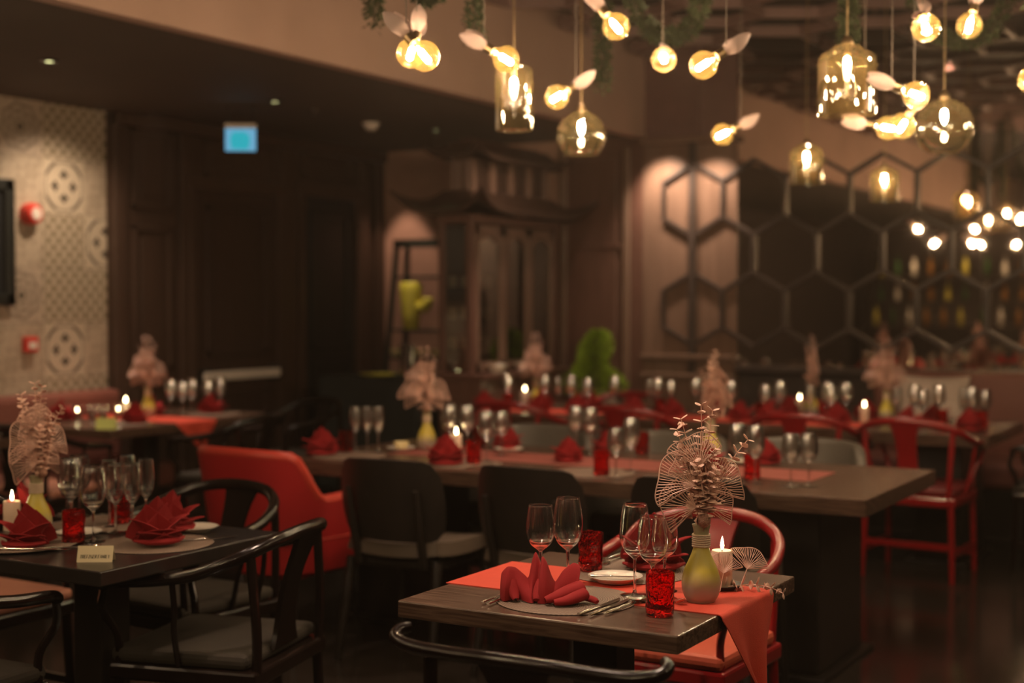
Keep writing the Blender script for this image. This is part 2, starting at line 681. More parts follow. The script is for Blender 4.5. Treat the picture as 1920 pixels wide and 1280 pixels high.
def tile_mat(kind):
    m, nt, b, out = newmat('printed_tile_' + kind)
    N = nt.nodes.new
    tc = N('ShaderNodeTexCoord')
    sp = N('ShaderNodeSeparateXYZ')
    nt.links.new(tc.outputs['Object'], sp.inputs[0])
    X.nt = nt
    y, z = X(sp.outputs[1]), X(sp.outputs[2])
    r = (y * y + z * z).sqrt()
    no = N('ShaderNodeTexNoise')
    no.inputs['Scale'].default_value = 38
    no.inputs['Detail'].default_value = 5
    nt.links.new(tc.outputs['Object'], no.inputs['Vector'])
    nz = X(no.outputs['Fac'])
    if kind == 'medallion':
        ring = (r - .150).abs().lt(.007) * .5
        arc = (r - .158).abs().lt(.010) * ((y * z).abs().gt(.0095)) * .9
        ya, za = y.abs(), z.abs()
        # four fleur shapes on the axes
        d1 = ya.mx(za)
        d2 = ya.mn(za)
        pet = ((d1 - .075).abs() * 1.0 + d2 * 1.35).lt(.036)
        bar = ((d1 - .070).abs().lt(.011)) * d2.lt(.034)
        inn = r.lt(.135) * .0
        h = (ring.mx(arc)).mx((pet.mx(bar)) * 1.0) + inn + (nz - .5) * .35
        dark, light = (.075, .060, .045), (.50, .40, .30)
    elif kind == 'lattice':
        k = .343 / 4
        u = (y + z).mod(k) / k
        v = (y - z).mod(k) / k
        dot = (((u - .5).abs()).mx((v - .5).abs())).lt(.27)
        ln = u.lt(.12).mx(v.lt(.12)) * .25
        h = dot.mx(ln) + (nz - .5) * .35
        dark, light = (.14, .115, .06), (.46, .36, .27)
    elif kind == 'rosette':
        a = X.m('ARCTAN2', z, y)
        h = ((r * 150).sin() * .3 + .3) * r.lt(.15) + r.lt(.028 + 0) * .6 + ((a * 8).sin() * (r * 90).sin()) * .3 + (nz - .5) * .6
        dark, light = (.10, .080, .060), (.44, .34, .26)
    else:
        w = ((y * 55 + (z * 40).sin() * 2).sin() * (z * 60 + (y * 38).sin() * 2).sin())
        h = w * .28 + .25 + (nz - .5) * .6
        dark, light = (.20, .15, .10), (.47, .37, .28)
    rp = N('ShaderNodeValToRGB')
    rp.color_ramp.elements[0].color = (*light, 1)
    rp.color_ramp.elements[1].color = (*dark, 1)
    nt.links.new(h.s, rp.inputs[0])
    nt.links.new(rp.outputs[0], b.inputs['Base Color'])
    b.inputs['Roughness'].default_value = .45
    return m


TILE = {k: tile_mat(k) for k in ('medallion', 'lattice', 'rosette', 'scroll')}

# ------------------------------------------------------------------ setting
LOW, HIGH, BX, WX, BY = 2.70, 3.40, -4.5, -6.95, 9.8
floor = struct('floor', G().box(-7.2, 5.2, -5.2, 10.1, -.1, 0), M['floor'], smooth=0)
struct('ceiling_low', G().box(-7.2, BX - .06, -5.2, 10.1, LOW, LOW + .1), M['ceiling'], smooth=0)
ceil = struct('ceiling', G().box(BX - .12, 5.2, -5.2, 10.1, HIGH, HIGH + .1), M['high_ceiling'], smooth=0)
struct('wall_bulkhead', G().box(BX - .06, BX, -5.2, BY, LOW, HIGH + .02), M['bulkhead'], smooth=0)
struct('trim_bulkhead', G().box(BX - .075, BX + .012, -5.2, BY - .02, LOW - .012, LOW + .018), M['bulkhead'], smooth=0)
struct('wall_right', G().box(5.0, 5.15, -5.2, 10, 0, HIGH), M['plasterdark'], smooth=0)
struct('wall_front', G().box(-7.2, 5.2, -5.15, -5.0, 0, HIGH), M['plasterdark'], smooth=0)

# hexagonal batten grid hung under the high ceiling
def hex_edges(x0, x1, y0, y1, a, ox=0.0, oy=0.0):
    w = a * math.sqrt(3)
    seen, out = set(), []
    rows = int((y1 - y0) / (1.5 * a)) + 3
    cols = int((x1 - x0) / w) + 3
    for j in range(-1, rows):
        for i in range(-1, cols):
            cx = x0 + ox + (i + (j % 2) * .5) * w
            cy = y0 + oy + j * 1.5 * a
            pts = [(cx + a * math.sin(PI / 3 * k), cy + a * math.cos(PI / 3 * k)) for k in range(6)]
            for k in range(6):
                p, q = pts[k], pts[(k + 1) % 6]
                mid = ((p[0] + q[0]) / 2, (p[1] + q[1]) / 2)
                if not (x0 <= mid[0] <= x1 and y0 <= mid[1] <= y1):
                    continue
                key = (round(mid[0], 2), round(mid[1], 2))
                if key in seen:
                    continue
                seen.add(key)
                out.append((p, q))
    return out


EA = .36
ce = [e for e in hex_edges(-4.4, 1.2, 3.6, 9.75, EA)]
ce.sort(key=lambda e: -(e[0][1] + e[1][1]))
bar_me = G().box(-EA / 2 - .01, EA / 2 + .01, -.013, .013, -.035, .035).mesh('lattice_bar', 0)
bar_me.materials.append(M['lattice'])
rest = G()
for i, (p, q) in enumerate(ce):
    c = ((p[0] + q[0]) / 2, (p[1] + q[1]) / 2, 3.29)
    a = math.atan2(q[1] - p[1], q[0] - p[0])
    if i < 290:
        ob('lattice_bar', bar_me, None, ceil, c, (0, 0, a))
    else:
        rest.box(-EA / 2 - .01, EA / 2 + .01, -.013, .013, -.035, .035, Matrix.Translation(c) @ Matrix.Rotation(a, 4, 'Z'))
if rest.v:
    ob('lattice_bars_beyond', rest, M['lattice'], ceil, smooth=0, kind='stuff')
# suspension rods of the grid
rod_me = G().tube([(0, 0, 3.33), (0, 0, 3.41)], .006, 6).mesh('lattice_rod')
rod_me.materials.append(M['lattice'])
for x in (-4, -2.6, -1.2):
    for y in (6.0, 7.6, 9.2):
        ob('lattice_rod', rod_me, None, ceil, (x, y, 0))

# tiled left wall
wl = struct('wall_left', G().box(WX - .2, WX - .012, -5.2, 10.1, 0, LOW), M['plasterdark'], smooth=0)
TS = .343
tile_me = {}
for k in TILE:
    for w in ('full', 'part'):
        y1 = TS / 2 - .0015 if w == 'full' else -TS / 2 + .186
        g = G().box(-.014, 0, -TS / 2 + .0015, y1, -TS / 2 + .0015, TS / 2 - .0015)
        tile_me[k, w] = g.mesh('tile', 0)
        tile_me[k, w].materials.append(TILE[k])
for j in range(9):
    yc = 6.381 + .343 * (1 - j)
    for i in range(8):
        zc = 2.530 - .343 * i
        if j == 0:
            k = ['lattice', 'scroll', 'medallion', 'lattice', 'scroll', 'lattice', 'scroll', 'scroll'][i]
        elif j == 1:
            k = ['lattice', 'medallion', 'lattice', 'lattice', 'medallion', 'lattice', 'scroll', 'scroll'][i]
        elif j == 2:
            k = ['rosette', 'scroll', 'scroll', 'rosette', 'scroll', 'scroll', 'scroll', 'scroll'][i]
        else:
            k = random.choice(['rosette', 'scroll', 'medallion', 'lattice', 'scroll'])
        ob('tile', tile_me[k, 'part' if j == 0 else 'full'], None, wl, (WX + random.uniform(-.0012, .0012), yc, zc))
struct('baseboard_left', G().box(WX - .01, WX + .02, -5, 9.78, 0, .12), M['woodwall'], smooth=0)

# wood-panelled stretch of the left wall with two doors
def moulding(y0, y1, z0, z1, w=.035, d=.028, x=WX + .03):
    g = G()
    g.box(x, x + d, y0, y1, z0, z0 + w).box(x, x + d, y0, y1, z1 - w, z1)
    g.box(x, x + d, y0, y0 + w, z0, z1).box(x, x + d, y1 - w, y1, z0, z1)
    return g


ww = struct('wall_left_wood', G().box(WX - .01, WX + .03, 6.745, 9.80, 0, LOW), M['woodwall'], smooth=0)
for (y0, y1, z0, z1) in [(6.93, 7.29, 1.0, 1.97), (6.93, 7.29, 2.08, 2.62), (6.93, 7.29, .18, .92), (7.63, 8.33, 2.34, 2.60), (8.74, 9.36, 2.42, 2.62)]:
    ob('panel_moulding', moulding(y0, y1, z0, z1), M['woodwall'], ww, smooth=0, bevel=.006)
    ob('panel', G().box(WX + .03, WX + .042, y0 + .08, y1 - .08, z0 + .08, z1 - .08), M['woodwall'], ww, smooth=0, bevel=.006)
for (y0, y1) in [(6.745, 6.85), (7.36, 7.47), (8.44, 8.62), (9.46, 9.56), (9.68, 9.79)]:
    ob('pilaster', G().box(WX + .03, WX + .075, y0, y1, 0, LOW), M['woodwall'], ww, smooth=0, bevel=.008)
ob('cornice', G().box(WX + .03, WX + .11, 6.745, 9.8, LOW - .09, LOW), M['woodwall'], ww, smooth=0, bevel=.01)
d1 = struct('door_1', G().box(WX + .03, WX + .055, 7.50, 8.41, 0, 2.24), M['door'], smooth=0, bevel=.004)
ob('door_frame', G().box(WX + .03, WX + .085, 7.44, 7.51, 0, 2.31).box(WX + .03, WX + .085, 8.40, 8.47, 0, 2.31).box(WX + .03, WX + .10, 7.42, 8.49, 2.24, 2.34), M['woodwall'], d1, smooth=0, bevel=.006)
ob('panel_moulding', moulding(7.62, 8.28, 1.08, 2.14, .04, .022, WX + .055), M['door'], d1, smooth=0, bevel=.006)
ob('panel_moulding', moulding(7.62, 8.28, .16, .82, .04, .022, WX + .055), M['door'], d1, smooth=0, bevel=.006)
pb = ob('push_bar', G().box(WX + .085, WX + .125, 7.53, 8.36, .90, .965), M['white'], d1, smooth=0, bevel=.01)
ob('bar_bracket', G().box(WX + .055, WX + .115, 7.53, 7.62, .88, .985).box(WX + .055, WX + .115, 8.28, 8.37, .88, .985), M['blackframe'], d1, smooth=0, bevel=.006)
d2 = struct('door_2', G().box(WX + .03, WX + .05, 8.71, 9.39, 0, 2.27), M['black_door'], smooth=0, bevel=.004)
ob('door_frame', G().box(WX + .03, WX + .09, 8.64, 8.72, 0, 2.34).box(WX + .03, WX + .09, 9.38, 9.46, 0, 2.34).box(WX + .03, WX + .10, 8.62, 9.48, 2.27, 2.37), M['woodwall'], d2, smooth=0, bevel=.006)
ob('panel_moulding', moulding(8.80, 9.30, .2, 1.0, .035, .02, WX + .05).add(*(lambda g: (g.v, g.f))(moulding(8.80, 9.30, 1.1, 2.16, .035, .02, WX + .05))), M['black_door'], d2, smooth=0, bevel=.005)

# back wall
wb = struct('wall_back', G().box(WX - .2, 5.15, BY, BY + .2, 0, HIGH), M['plasterdark'], smooth=0)
struct('wall_back_niche', G().box(WX, -5.22, BY - .02, BY, 0, LOW), M['niche'], smooth=0)
wp = struct('wall_back_panels', G().box(-5.22, BX - .0, BY - .03, BY, 0, LOW), M['cabwood'], smooth=0)
for (x0, x1) in [(-5.205, -5.14), (-4.66, -4.60)]:
    ob('panel_trim', G().box(x0, x1, BY - .07, BY - .03, 0, 2.62), M['redwood'], wp, smooth=0, bevel=.01)
ob('panel', G().box(-5.08, -4.72, BY - .045, BY - .03, .2, 2.55), M['cabwood'], wp, smooth=0, bevel=.01)
ob('panel_rail', G().box(-5.14, -4.66, BY - .06, BY - .03, 1.86, 1.90), M['cabwood'], wp, smooth=0, bevel=.006)
wr = struct('wall_back_wood', G().box(BX, -3.75, BY - .04, BY, 0, 2.64), M['redwood'], smooth=0)
ob('top_ledge', G().box(BX, -3.75, BY - .16, BY - .0, 2.62, 2.665), M['redwood'], wr, smooth=0, bevel=.008)
ob('wainscot_rail', G().box(BX, -3.75, BY - .10, BY - .04, 1.03, 1.07), M['redwood'], wr, smooth=0, bevel=.01)
ob('wainscot_rail', G().box(BX, -3.75, BY - .10, BY - .04, .89, .93), M['redwood'], wr, smooth=0, bevel=.01)
ob('upper_plaster', G().box(BX, -3.75, BY - .012, BY, 2.66, HIGH), M['darkred'], wr, smooth=0)
ob('joint_post', G().box(-4.115, -4.065, BY - .085, BY - .04, .93, 2.62), M['batten'], wr, smooth=0, bevel=.006)
ob('joint_post', G().box(-4.095, -4.055, BY - .04, BY - .012, 2.66, HIGH), M['darkred'], wr, smooth=0, bevel=.004)

# smoked mirror behind hexagonal battens
mr = struct('wall_back_mirror', G().box(-3.75, 1.5, BY - .035, BY - .015, 1.0, HIGH), M['mirror'], smooth=0)
ob('mirror_sill', G().box(-3.75, 1.5, BY - .09, BY - .012, .95, 1.0), M['batten'], mr, smooth=0, bevel=.006)
HA = .2685
hw = HA * math.sqrt(3)
# vertical battens of the lowest row stand at x = -3.855 + k * .4655 around z = 2.21
hb = []
seen = set()
for j in range(-3, 1):
    for i in range(-1, 11):
        cx = -3.855 - hw / 2 + (i + (j % 2) * .5) * hw
        cz = 2.21 + j * 1.5 * HA
        pts = [(cx + HA * math.sin(PI / 3 * k), cz + HA * math.cos(PI / 3 * k)) for k in range(6)]
        for k in range(6):
            p, q = pts[k], pts[(k + 1) % 6]
            mx_, mz_ = (p[0] + q[0]) / 2, (p[1] + q[1]) / 2
            key = (round(mx_, 2), round(mz_, 2))
            if key in seen or mx_ < BX + .08 or mx_ > .2 or mz_ < 1.06:
                continue
            seen.add(key)
            hb.append((p, q))
bat_me = G().prism([(-HA / 2 - .010, -.0125), (HA / 2 + .010, -.0125), (HA / 2 + .010, .0125), (-HA / 2 - .010, .0125)], -.02, .02).mesh('batten', 0)
bat_me.materials.append(M['batten'])
for (p, q) in hb:
    mx_, mz_ = (p[0] + q[0]) / 2, (p[1] + q[1]) / 2
    a = math.atan2(q[1] - p[1], q[0] - p[0])
    o = ob('batten', bat_me, None, mr if mx_ > -3.75 else wr)
    o.matrix_local = Matrix.Translation((mx_, BY - .052 if mx_ > -3.75 else BY - .058, mz_)) @ Matrix.Rotation(-a, 4, 'Y') @ Matrix.Rotation(PI / 2, 4, 'X')

# ------------------------------------------------------------------ ceiling fittings under the low ceiling
def downlight(x, y, label, lit=True):
    t = empty('downlight', (x, y, LOW))
    tag(t, label, 'downlight')
    ob('trim_ring', G().lathe([(.028, 0), (.050, 0), (.052, -.006), (.048, -.010), (.030, -.010), (.028, -.004)], 20), M['blackframe'], t)
    ob('lens', G().lathe([(0, -.004), (.027, -.004), (.025, -.0005), (0, -.0005)], 16), M['downled'] if lit else M['white'], t)


downlight(*DOWN[0], 'recessed downlight in the dark low ceiling above the tiled wall')
downlight(*DOWN[1], 'recessed downlight in the dark low ceiling behind the exit sign')
downlight(*DOWN[2], 'recessed downlight in the dark low ceiling beside the pagoda cabinet')
downlight(*DOWN[3], 'recessed downlight in the low ceiling above the table cut by the left edge')
downlight(*DOWN[4], 'recessed downlight in the low ceiling outside the picture, wall side')
downlight(*DOWN[5], 'recessed downlight in the low ceiling outside the picture, hall side')
sd = empty('smoke_detector', (-5.80, 8.09, LOW))
tag(sd, 'round white smoke detector on the dark low ceiling', 'smoke detector')
ob('housing', G().lathe([(0, -.055), (.030, -.052), (.045, -.035), (.048, -.018), (.048, -.016)], 20), M['white'], sd)
ob('mounting_ring', G().lathe([(.0, -.016), (.06, -.016), (.062, -.004), (.058, 0), (0, 0)], 20), M['white'], sd)
sp_ = empty('sprinkler_head', (-5.71, 7.34, LOW))
tag(sp_, 'small sprinkler head on the dark low ceiling beside the exit sign', 'sprinkler')
ob('escutcheon', G().lathe([(0, -.012), (.022, -.010), (.032, -.002), (.032, 0), (0, 0)], 16), M['steel'], sp_)
ob('deflector', G().lathe([(0, -.012), (.006, -.012), (.006, -.03), (.016, -.031), (.016, -.033), (0, -.033)], 12), M['steel'], sp_)

ex = empty('exit_sign', (-6.0, 6.96, 2.485), R(33))
tag(ex, 'lit turquoise and blue exit sign hanging from the low ceiling', 'sign')
ob('housing', G().box(-.100, .100, -.03, .03, .070, .100), M['white'], ex, smooth=0, bevel=.006)
ob('face_panel', G().box(-.096, .096, -.008, .008, -.072, .072), M['lightblue'], ex, smooth=0, bevel=.004)
fp = [(-.055, -.058), (.045, -.062), (.06, -.02), (.056, .03), (.02, .05), (-.05, .046), (-.066, 0)]
ob('pictogram', G().prism(fp, -.0, .004, Matrix.Translation((0, -.0085, 0)) @ Matrix.Rotation(PI / 2, 4, 'X')), M['cyan'], ex, smooth=0)
ob('hanger', G().tube([(-.08, 0, .11), (-.08, 0, .215)], .005, 6).tube([(.08, 0, .11), (.08, 0, .215)], .005, 6), M['blackframe'], ex)

# ------------------------------------------------------------------ fittings on the tiled wall
ROTX = Matrix.Rotation(PI / 2, 4, 'Y')      # local z -> world +x
al = empty('fire_alarm_sounder', (WX, 6.09, 2.0))
tag(al, 'round red fire alarm sounder with white centre on the tiled wall', 'fire alarm')
ob('body', G().lathe([(0, 0), (.066, 0), (.068, .03), (.064, .066), (.052, .078), (0, .078)], 28, M=ROTX), M['alarm'], al)
ob('centre_disc', G().lathe([(0, .078), (.038, .078), (.036, .086), (0, .087)], 24, M=ROTX), M['white'], al)
cp = empty('fire_call_point', (WX, 6.082, 1.2))
tag(cp, 'small square red fire call point low on the tiled wall', 'call point')
ob('box', G().box(0, .045, -.048, .048, -.048, .048), M['alarm'], cp, smooth=0, bevel=.008)
ob('glass_plate', G().box(.045, .049, -.030, .030, -.026, .016), M['white'], cp, smooth=0, bevel=.003)
fr = empty('wall_frame', (WX, 5.52, 1.82))
tag(fr, 'black framed dark picture on the tiled wall at the left edge', 'picture')
g = G()
for (a, b, c, d) in [(-.44, .44, .31, .38), (-.44, .44, -.38, -.31), (-.44, -.37, -.38, .38), (.37, .44, -.38, .38)]:
    g.box(0, .045, a, b, c, d)
ob('frame', g, M['blackframe'], fr, smooth=0, bevel=.008)
ob('picture_panel', G().box(0, .02, -.38, .38, -.32, .32), M['black_door'], fr, smooth=0)

# banquette along the left wall
bl = empty('banquette', (0, 0, 0))
tag(bl, 'long red-brown leather banquette under the tiled wall', 'banquette')
ob('backrest', G().box(WX + .02, WX + .15, 3.6, 6.72, .44, .90), M['banquette'], bl, smooth=0, bevel=.04)
ob('seat', G().box(WX + .06, WX + .62, 3.6, 6.72, .30, .46), M['banquette'], bl, smooth=0, bevel=.04)
ob('plinth', G().box(WX + .03, WX + .55, 3.6, 6.72, 0, .30), M['darkwood'], bl, smooth=0)
br = empty('banquette', (0, 0, 0))
tag(br, 'dark red-brown banquette along the hexagon mirror wall', 'banquette')
ob('backrest', G().box(-2.70, 1.3, BY - .24, BY - .11, .42, 1.0), M['banquette'], br, smooth=0, bevel=.04)
ob('seat', G().box(-2.70, 1.3, BY - .75, BY - .22, .30, .47), M['banquette'], br, smooth=0, bevel=.04)
ob('plinth', G().box(-2.68, 1.3, BY - .70, BY - .12, 0, .30), M['darkwood'], br, smooth=0)

def cushion(name, loc, rot, w, h, t, mat, label):
    gr = []
    n = 14
    v, f = [], []
    for s in (1, -1):
        for i in range(n + 1):
            for j in range(n + 1):
                u, q = i / n * 2 - 1, j / n * 2 - 1
                e = (1 - abs(u) ** 3) * (1 - abs(q) ** 3)
                k = 1 - .07 * (1 - u * u) * (abs(q) > .0) * abs(q) ** 4 - .0
                k2 = 1 - .07 * (1 - q * q) * abs(u) ** 4
                v.append((u * w / 2 * k2, s * t / 2 * e ** .6, q * h / 2 * k))
    m = (n + 1) ** 2
    for i in range(n):
        for j in range(n):
            a = i * (n + 1) + j
            f.append((a, a + n + 1, a + n + 2, a + 1))
            f.append((m + a, m + a + 1, m + a + n + 2, m + a + n + 1))
    o = ob(name, G().add(v, f), mat, None, loc, rot)
    tag(o, label, 'cushion')
    return o


cushion('cushion', (-2.27, BY - .34, .76), (R(-12), 0, R(3)), .46, .44, .15, M['pillow'], 'beige rectangular cushion leaning on the mirror-side banquette')


# ------------------------------------------------------------------ tables
def square_table(name, x0, x1, y0, y1, top, base, label, th=.042):
    cx, cy = (x0 + x1) / 2, (y0 + y1) / 2
    w, d = (x1 - x0) / 2, (y1 - y0) / 2
    t = empty(name, (cx, cy, 0))
    tag(t, label, 'table')
    ob('tabletop', G().box(-w, w, -d, d, .75 - th, .75), top, t, smooth=0, bevel=.004)
    ob('apron', G().box(-w * .45, w * .45, -d * .45, d * .45, .75 - th - .03, .75 - th), base, t, smooth=0)
    ob('pedestal', G().prism([(-.06, -.06), (.06, -.06), (.06, .06), (-.06, .06)], .03, .75 - th - .03), base, t, smooth=0, bevel=.008)
    ob('foot_plate', G().box(-.24, .24, -.24, .24, 0, .03), base, t, smooth=0, bevel=.008)
    return t


def long_table(name, x0, x1, y0, y1, top, base, label, th=.065, panels=(.14, .86)):
    cx, cy = (x0 + x1) / 2, (y0 + y1) / 2
    w, d = (x1 - x0) / 2, (y1 - y0) / 2
    t = empty(name, (cx, cy, 0))
    tag(t, label, 'table')
    ob('tabletop', G().box(-w, w, -d, d, .75 - th, .75), top, t, smooth=0, bevel=.004)
    for p in panels:
        x = -w + 2 * w * p
        ob('leg', G().box(x - .13, x + .13, -d * .55, d * .55, .02, .75 - th), base, t, smooth=0, bevel=.008)
        ob('foot_plate', G().box(x - .17, x + .17, -d * .66, d * .66, 0, .02), base, t, smooth=0, bevel=.004)
    ob('stretcher', G().box(-w + 2 * w * panels[0], -w + 2 * w * panels[1], -.03, .03, .24, .32), base, t, smooth=0)
    return t


square_table('dining_table', -1.955, -1.218, 2.83, 3.60, M['tabletop'], M['darkwood'], 'square grey-brown wooden dining table nearest the camera with red runner')
square_table('dining_table', -3.62, -2.845, 2.725, 3.48, M['darktop'], M['darkwood'], 'square black-topped dining table at the left with the name card')
long_table('dining_table', -4.16, -1.46, 5.10, 6.15, M['tabletop'], M['darkwood'], 'long grey-brown dining table in the middle behind black shell chairs')
long_table('dining_table', -3.84, -1.58, 7.79, 8.84, M['tabletop'], M['darkwood'], 'long back table in front of the cushioned banquette', panels=(.2, .86))
square_table('dining_table', -4.97, -3.94, 7.79, 8.80, M['tabletop'], M['darkwood'], 'back table with red mats beside the pagoda cabinet', .06)
square_table('dining_table', -6.72, -5.86, 5.70, 7.10, M['tabletop'], M['darkwood'], 'banquette table below the tiled wall with lime card', .05)
square_table('dining_table', -6.75, -6.00, 4.45, 5.28, M['tabletop'], M['darkwood'], 'banquette table cut by the left edge below the black frame', .05)

# ------------------------------------------------------------------ chairs
def horseshoe_chair(name, wood, seat):
    """low round-back armchair; faces local +y"""
    t = empty(name)
    rail = [(.285, .235, .655), (.30, .19, .672), (.302, .06, .683), (.292, -.07, .705), (.255, -.18, .748), (.17, -.252, .785), (.06, -.282, .80)]
    rail = rail + [(-x, y, z) for (x, y, z) in rail[::-1]]
    pts = cat_rom(rail, 5)
    n = len(pts)
    rr = [.0165 + .004 * math.sin(PI * i / (n - 1)) for i in range(n)]
    rr[0] = rr[-1] = .014
    ob('crest_rail', G().tube(pts, rr, 10), wood, t)
    # splat, gently bowed and waisted
    gr = []
    for i in range(7):
        u = i / 6 * 2 - 1
        r_ = []
        for j in range(13):
            v = j / 12
            w = .062 + .020 * (2 * v - 1) ** 4 - .010 * math.sin(PI * v)
            r_.append((u * w, -.205 - .085 * v + .022 * math.sin(PI * v) - .0, .45 + .345 * v))
        gr.append(r_)
    ob('splat', G().sheet(gr, .016), wood, t)
    for s in (1, -1):
        ob('back_post', G().tube(cat_rom([(s * .215, -.222, .40), (s * .222, -.225, .55), (s * .232, -.212, .752)], 4), .0145, 8), wood, t)
        ob('arm_post', G().tube(cat_rom([(s * .232, .21, .40), (s * .228, .215, .50), (s * .262, .245, .58), (s * .288, .222, .652)], 4), .0125, 8), wood, t)
        ob('spindle', G().tube(cat_rom([(s * .243, .01, .43), (s * .268, .01, .53), (s * .283, .0, .60), (s * .298, .0, .69)], 4), .009, 8), wood, t)
    ob('seat_frame', G().box(-.25, .25, -.235, .235, .375, .425), wood, t, smooth=0, bevel=.01)
    ob('seat_cushion', G().box(-.24, .24, -.20, .235, .425, .468), seat, t, smooth=0, bevel=.016)
    for s in (1, -1):
        for q in (1, -1):
            ob('leg', G().tube([(s * .225, q * .212, .40), (s * .232, q * .218, .2), (s * .238, q * .226, 0)], [.017, .0165, .014], 8), wood, t)
    for s in (1, -1):
        ob('stretcher', G().box(-.008, .008, -.21, .21, -.014, .014, Matrix.Translation((s * .233, 0, .14))), wood, t, smooth=0)
        ob('stretcher', G().box(-.225, .225, -.008, .008, -.014, .014, Matrix.Translation((0, s * .219, .10 if s > 0 else .18))), wood, t, smooth=0)
    return t


def shell_chair(name):
    """side chair with a bent plywood back; faces local +y"""
    t = empty(name)
    wood = M['darkwood']
    gr = []
    for i in range(17):
        u = i / 16 * 2 - 1
        r_ = []
        for j in range(9):
            v = j / 8
            cornr = max(0, abs(u) - .78) / .22
            top = .84 - .055 * cornr ** 2.2 - .012 * u * u
            bot = .505 + .05 * cornr ** 2
            z = bot + (top - bot) * v
            w = .232 + .012 * math.sin(PI * v)
            r_.append((u * w, -.235 + .075 * u * u - .055 * (z - .5) / .34, z))
        gr.append(r_)
    ob('backrest', G().sheet(gr, .018), wood, t)
    for s in (1, -1):
        ob('back_post', G().tube([(s * .155, -.20, .40), (s * .158, -.245, .56), (s * .160, -.279, .72)], [.020, .018, .012], 8), wood, t)
        ob('leg', G().tube([(s * .205, -.185, .42), (s * .215, -.225, .2), (s * .222, -.27, 0)], [.023, .019, .014], 8), wood, t)
        ob('leg', G().tube([(s * .205, .20, .42), (s * .212, .215, .2), (s * .218, .235, 0)], [.023, .019, .014], 8), wood, t)
    # dished upholstered seat
    gr = []
    for i in range(15):
        u = i / 14 * 2 - 1
        r_ = []
        for j in range(13):
            v = j / 12 * 2 - 1
            x = u * .245 * math.sqrt(max(0, 1 - .28 * v * v))
            y = v * .235 * math.sqrt(max(0, 1 - .18 * u * u)) + .01
            r_.append((x, y, .458 + .016 * (u * u) - .012 * v * v * v - .004))
        gr.append(r_)
    ob('seat', G().sheet(gr, .055), M['taupeseat'], t)
    ob('seat_frame', G().box(-.20, .20, -.18, .20, .385, .43), wood, t, smooth=0, bevel=.01)
    return t


def tub_chair(name, leather, rim, legmat, top=.835, arm=.63):
    """upholstered tub armchair; faces local +y"""
    t = empty(name)
    plan = []
    N_ = 40
    for i in range(N_ + 1):
        s = i / N_ * 2 - 1
        a = s * R(128)
        ca, sa = math.cos(a), math.sin(a)
        x = .29 * math.copysign(abs(sa) ** .72, sa)
        y = -.275 * math.copysign(abs(ca) ** .72, ca)
        if abs(s) > .703:
            x = math.copysign(.29 + .008, s)
            y = (abs(s) - .703) / .297 * .26
        k = abs(s)
        if k < .40:
            h = top - .012 * (k / .40) ** 2
        elif k < .66:
            q = (k - .40) / .26
            h = top - .012 - (top - .012 - arm) * (q * q * (3 - 2 * q))
        else:
            h = arm + .012 * (k - .66) / .34
        plan.append((x, y, h))
    gr = []
    for (x, y, h) in plan:
        r_ = []
        for j in range(9):
            v = j / 8
            tp = .86 + .14 * v
            flare = 1.0 + .03 * v
            r_.append((x * tp * flare, y * tp * (1.06 if y < 0 else 1) - .03 * v * (y < 0), .335 + (h - .335) * v))
        gr.append(r_)
    ob('shell', G().sheet(gr, .05), leather, t)
    ob('rim_piping', G().tube([r_[-1] for r_ in gr], .027, 8), rim, t)
    g = G()
    ln = [(p[3][0] * 1.0, p[3][1] * 1.0, p[3][2] - .02) for p in gr[4:-4]]
    ln = [(x * 1.095, y * 1.095, .47) for (x, y, z) in ln]
    ob('seam_piping', G().tube(ln, .006, 6), rim, t)
    ob('seat_cushion', G().box(-.215, .215, -.20, .26, .37, .48), leather, t, smooth=0, bevel=.03)
    ob('base', G().box(-.225, .225, -.205, .25, .30, .365), leather, t, smooth=0, bevel=.02)
    for s in (1, -1):
        for q in (1, -1):
            ob('leg', G().tube([(s * .19, q * .17 + .02, .31), (s * .225, q * .215 + .02, 0)], [.019, .012], 8), legmat, t)
    return t


def armed_pad_chair(name):
    t = shell_chair(name)
    return t


def put(proto, used, x, y, rz, label, cat='chair', group=None):
    if used[0]:
        o = dup(proto, (x, y, 0), rz)
    else:
        o = proto
        KIDS(o)
        o.location = (x, y, 0)
        o.rotation_euler = (0, 0, rz)
        used[0] = True
    tag(o, label, cat, group)
    return o


BG, RG, SG, TG = 'black horseshoe armchairs', 'red horseshoe armchairs', 'black shell chairs at the middle table', 'grey tub chairs at the middle table'
def yoke_chair(name, wood, seat):
    """side chair with an official's-hat crest rail whose ends turn up; faces local +y"""
    t = horseshoe_chair(name, wood, seat)
    for c in list(t.children):
        if c.name.split('.')[0] in ('crest_rail', 'arm_post', 'spindle', 'splat'):
            bpy.data.objects.remove(c)
    rail = [(.285, -.205, .806), (.300, -.226, .802), (.290, -.250, .790), (.235, -.262, .781), (.15, -.270, .781), (.06, -.276, .784)]
    rail = rail + [(-x, y, z) for (x, y, z) in rail[::-1]]
    pts = cat_rom(rail, 5)
    ob('crest_rail', G().tube(pts, [.0115 + .0035 * math.sin(PI * i / (len(pts) - 1)) for i in range(len(pts))], 10), wood, t)
    gr = []
    for i in range(7):
        u = i / 6 * 2 - 1
        gr.append([(u * (.062 + .02 * (2 * j / 12 - 1) ** 4 - .01 * math.sin(PI * j / 12)), -.205 - .07 * j / 12 + .018 * math.sin(PI * j / 12), .45 + .33 * j / 12) for j in range(13)])
    ob('splat', G().sheet(gr, .016), wood, t)
    return t


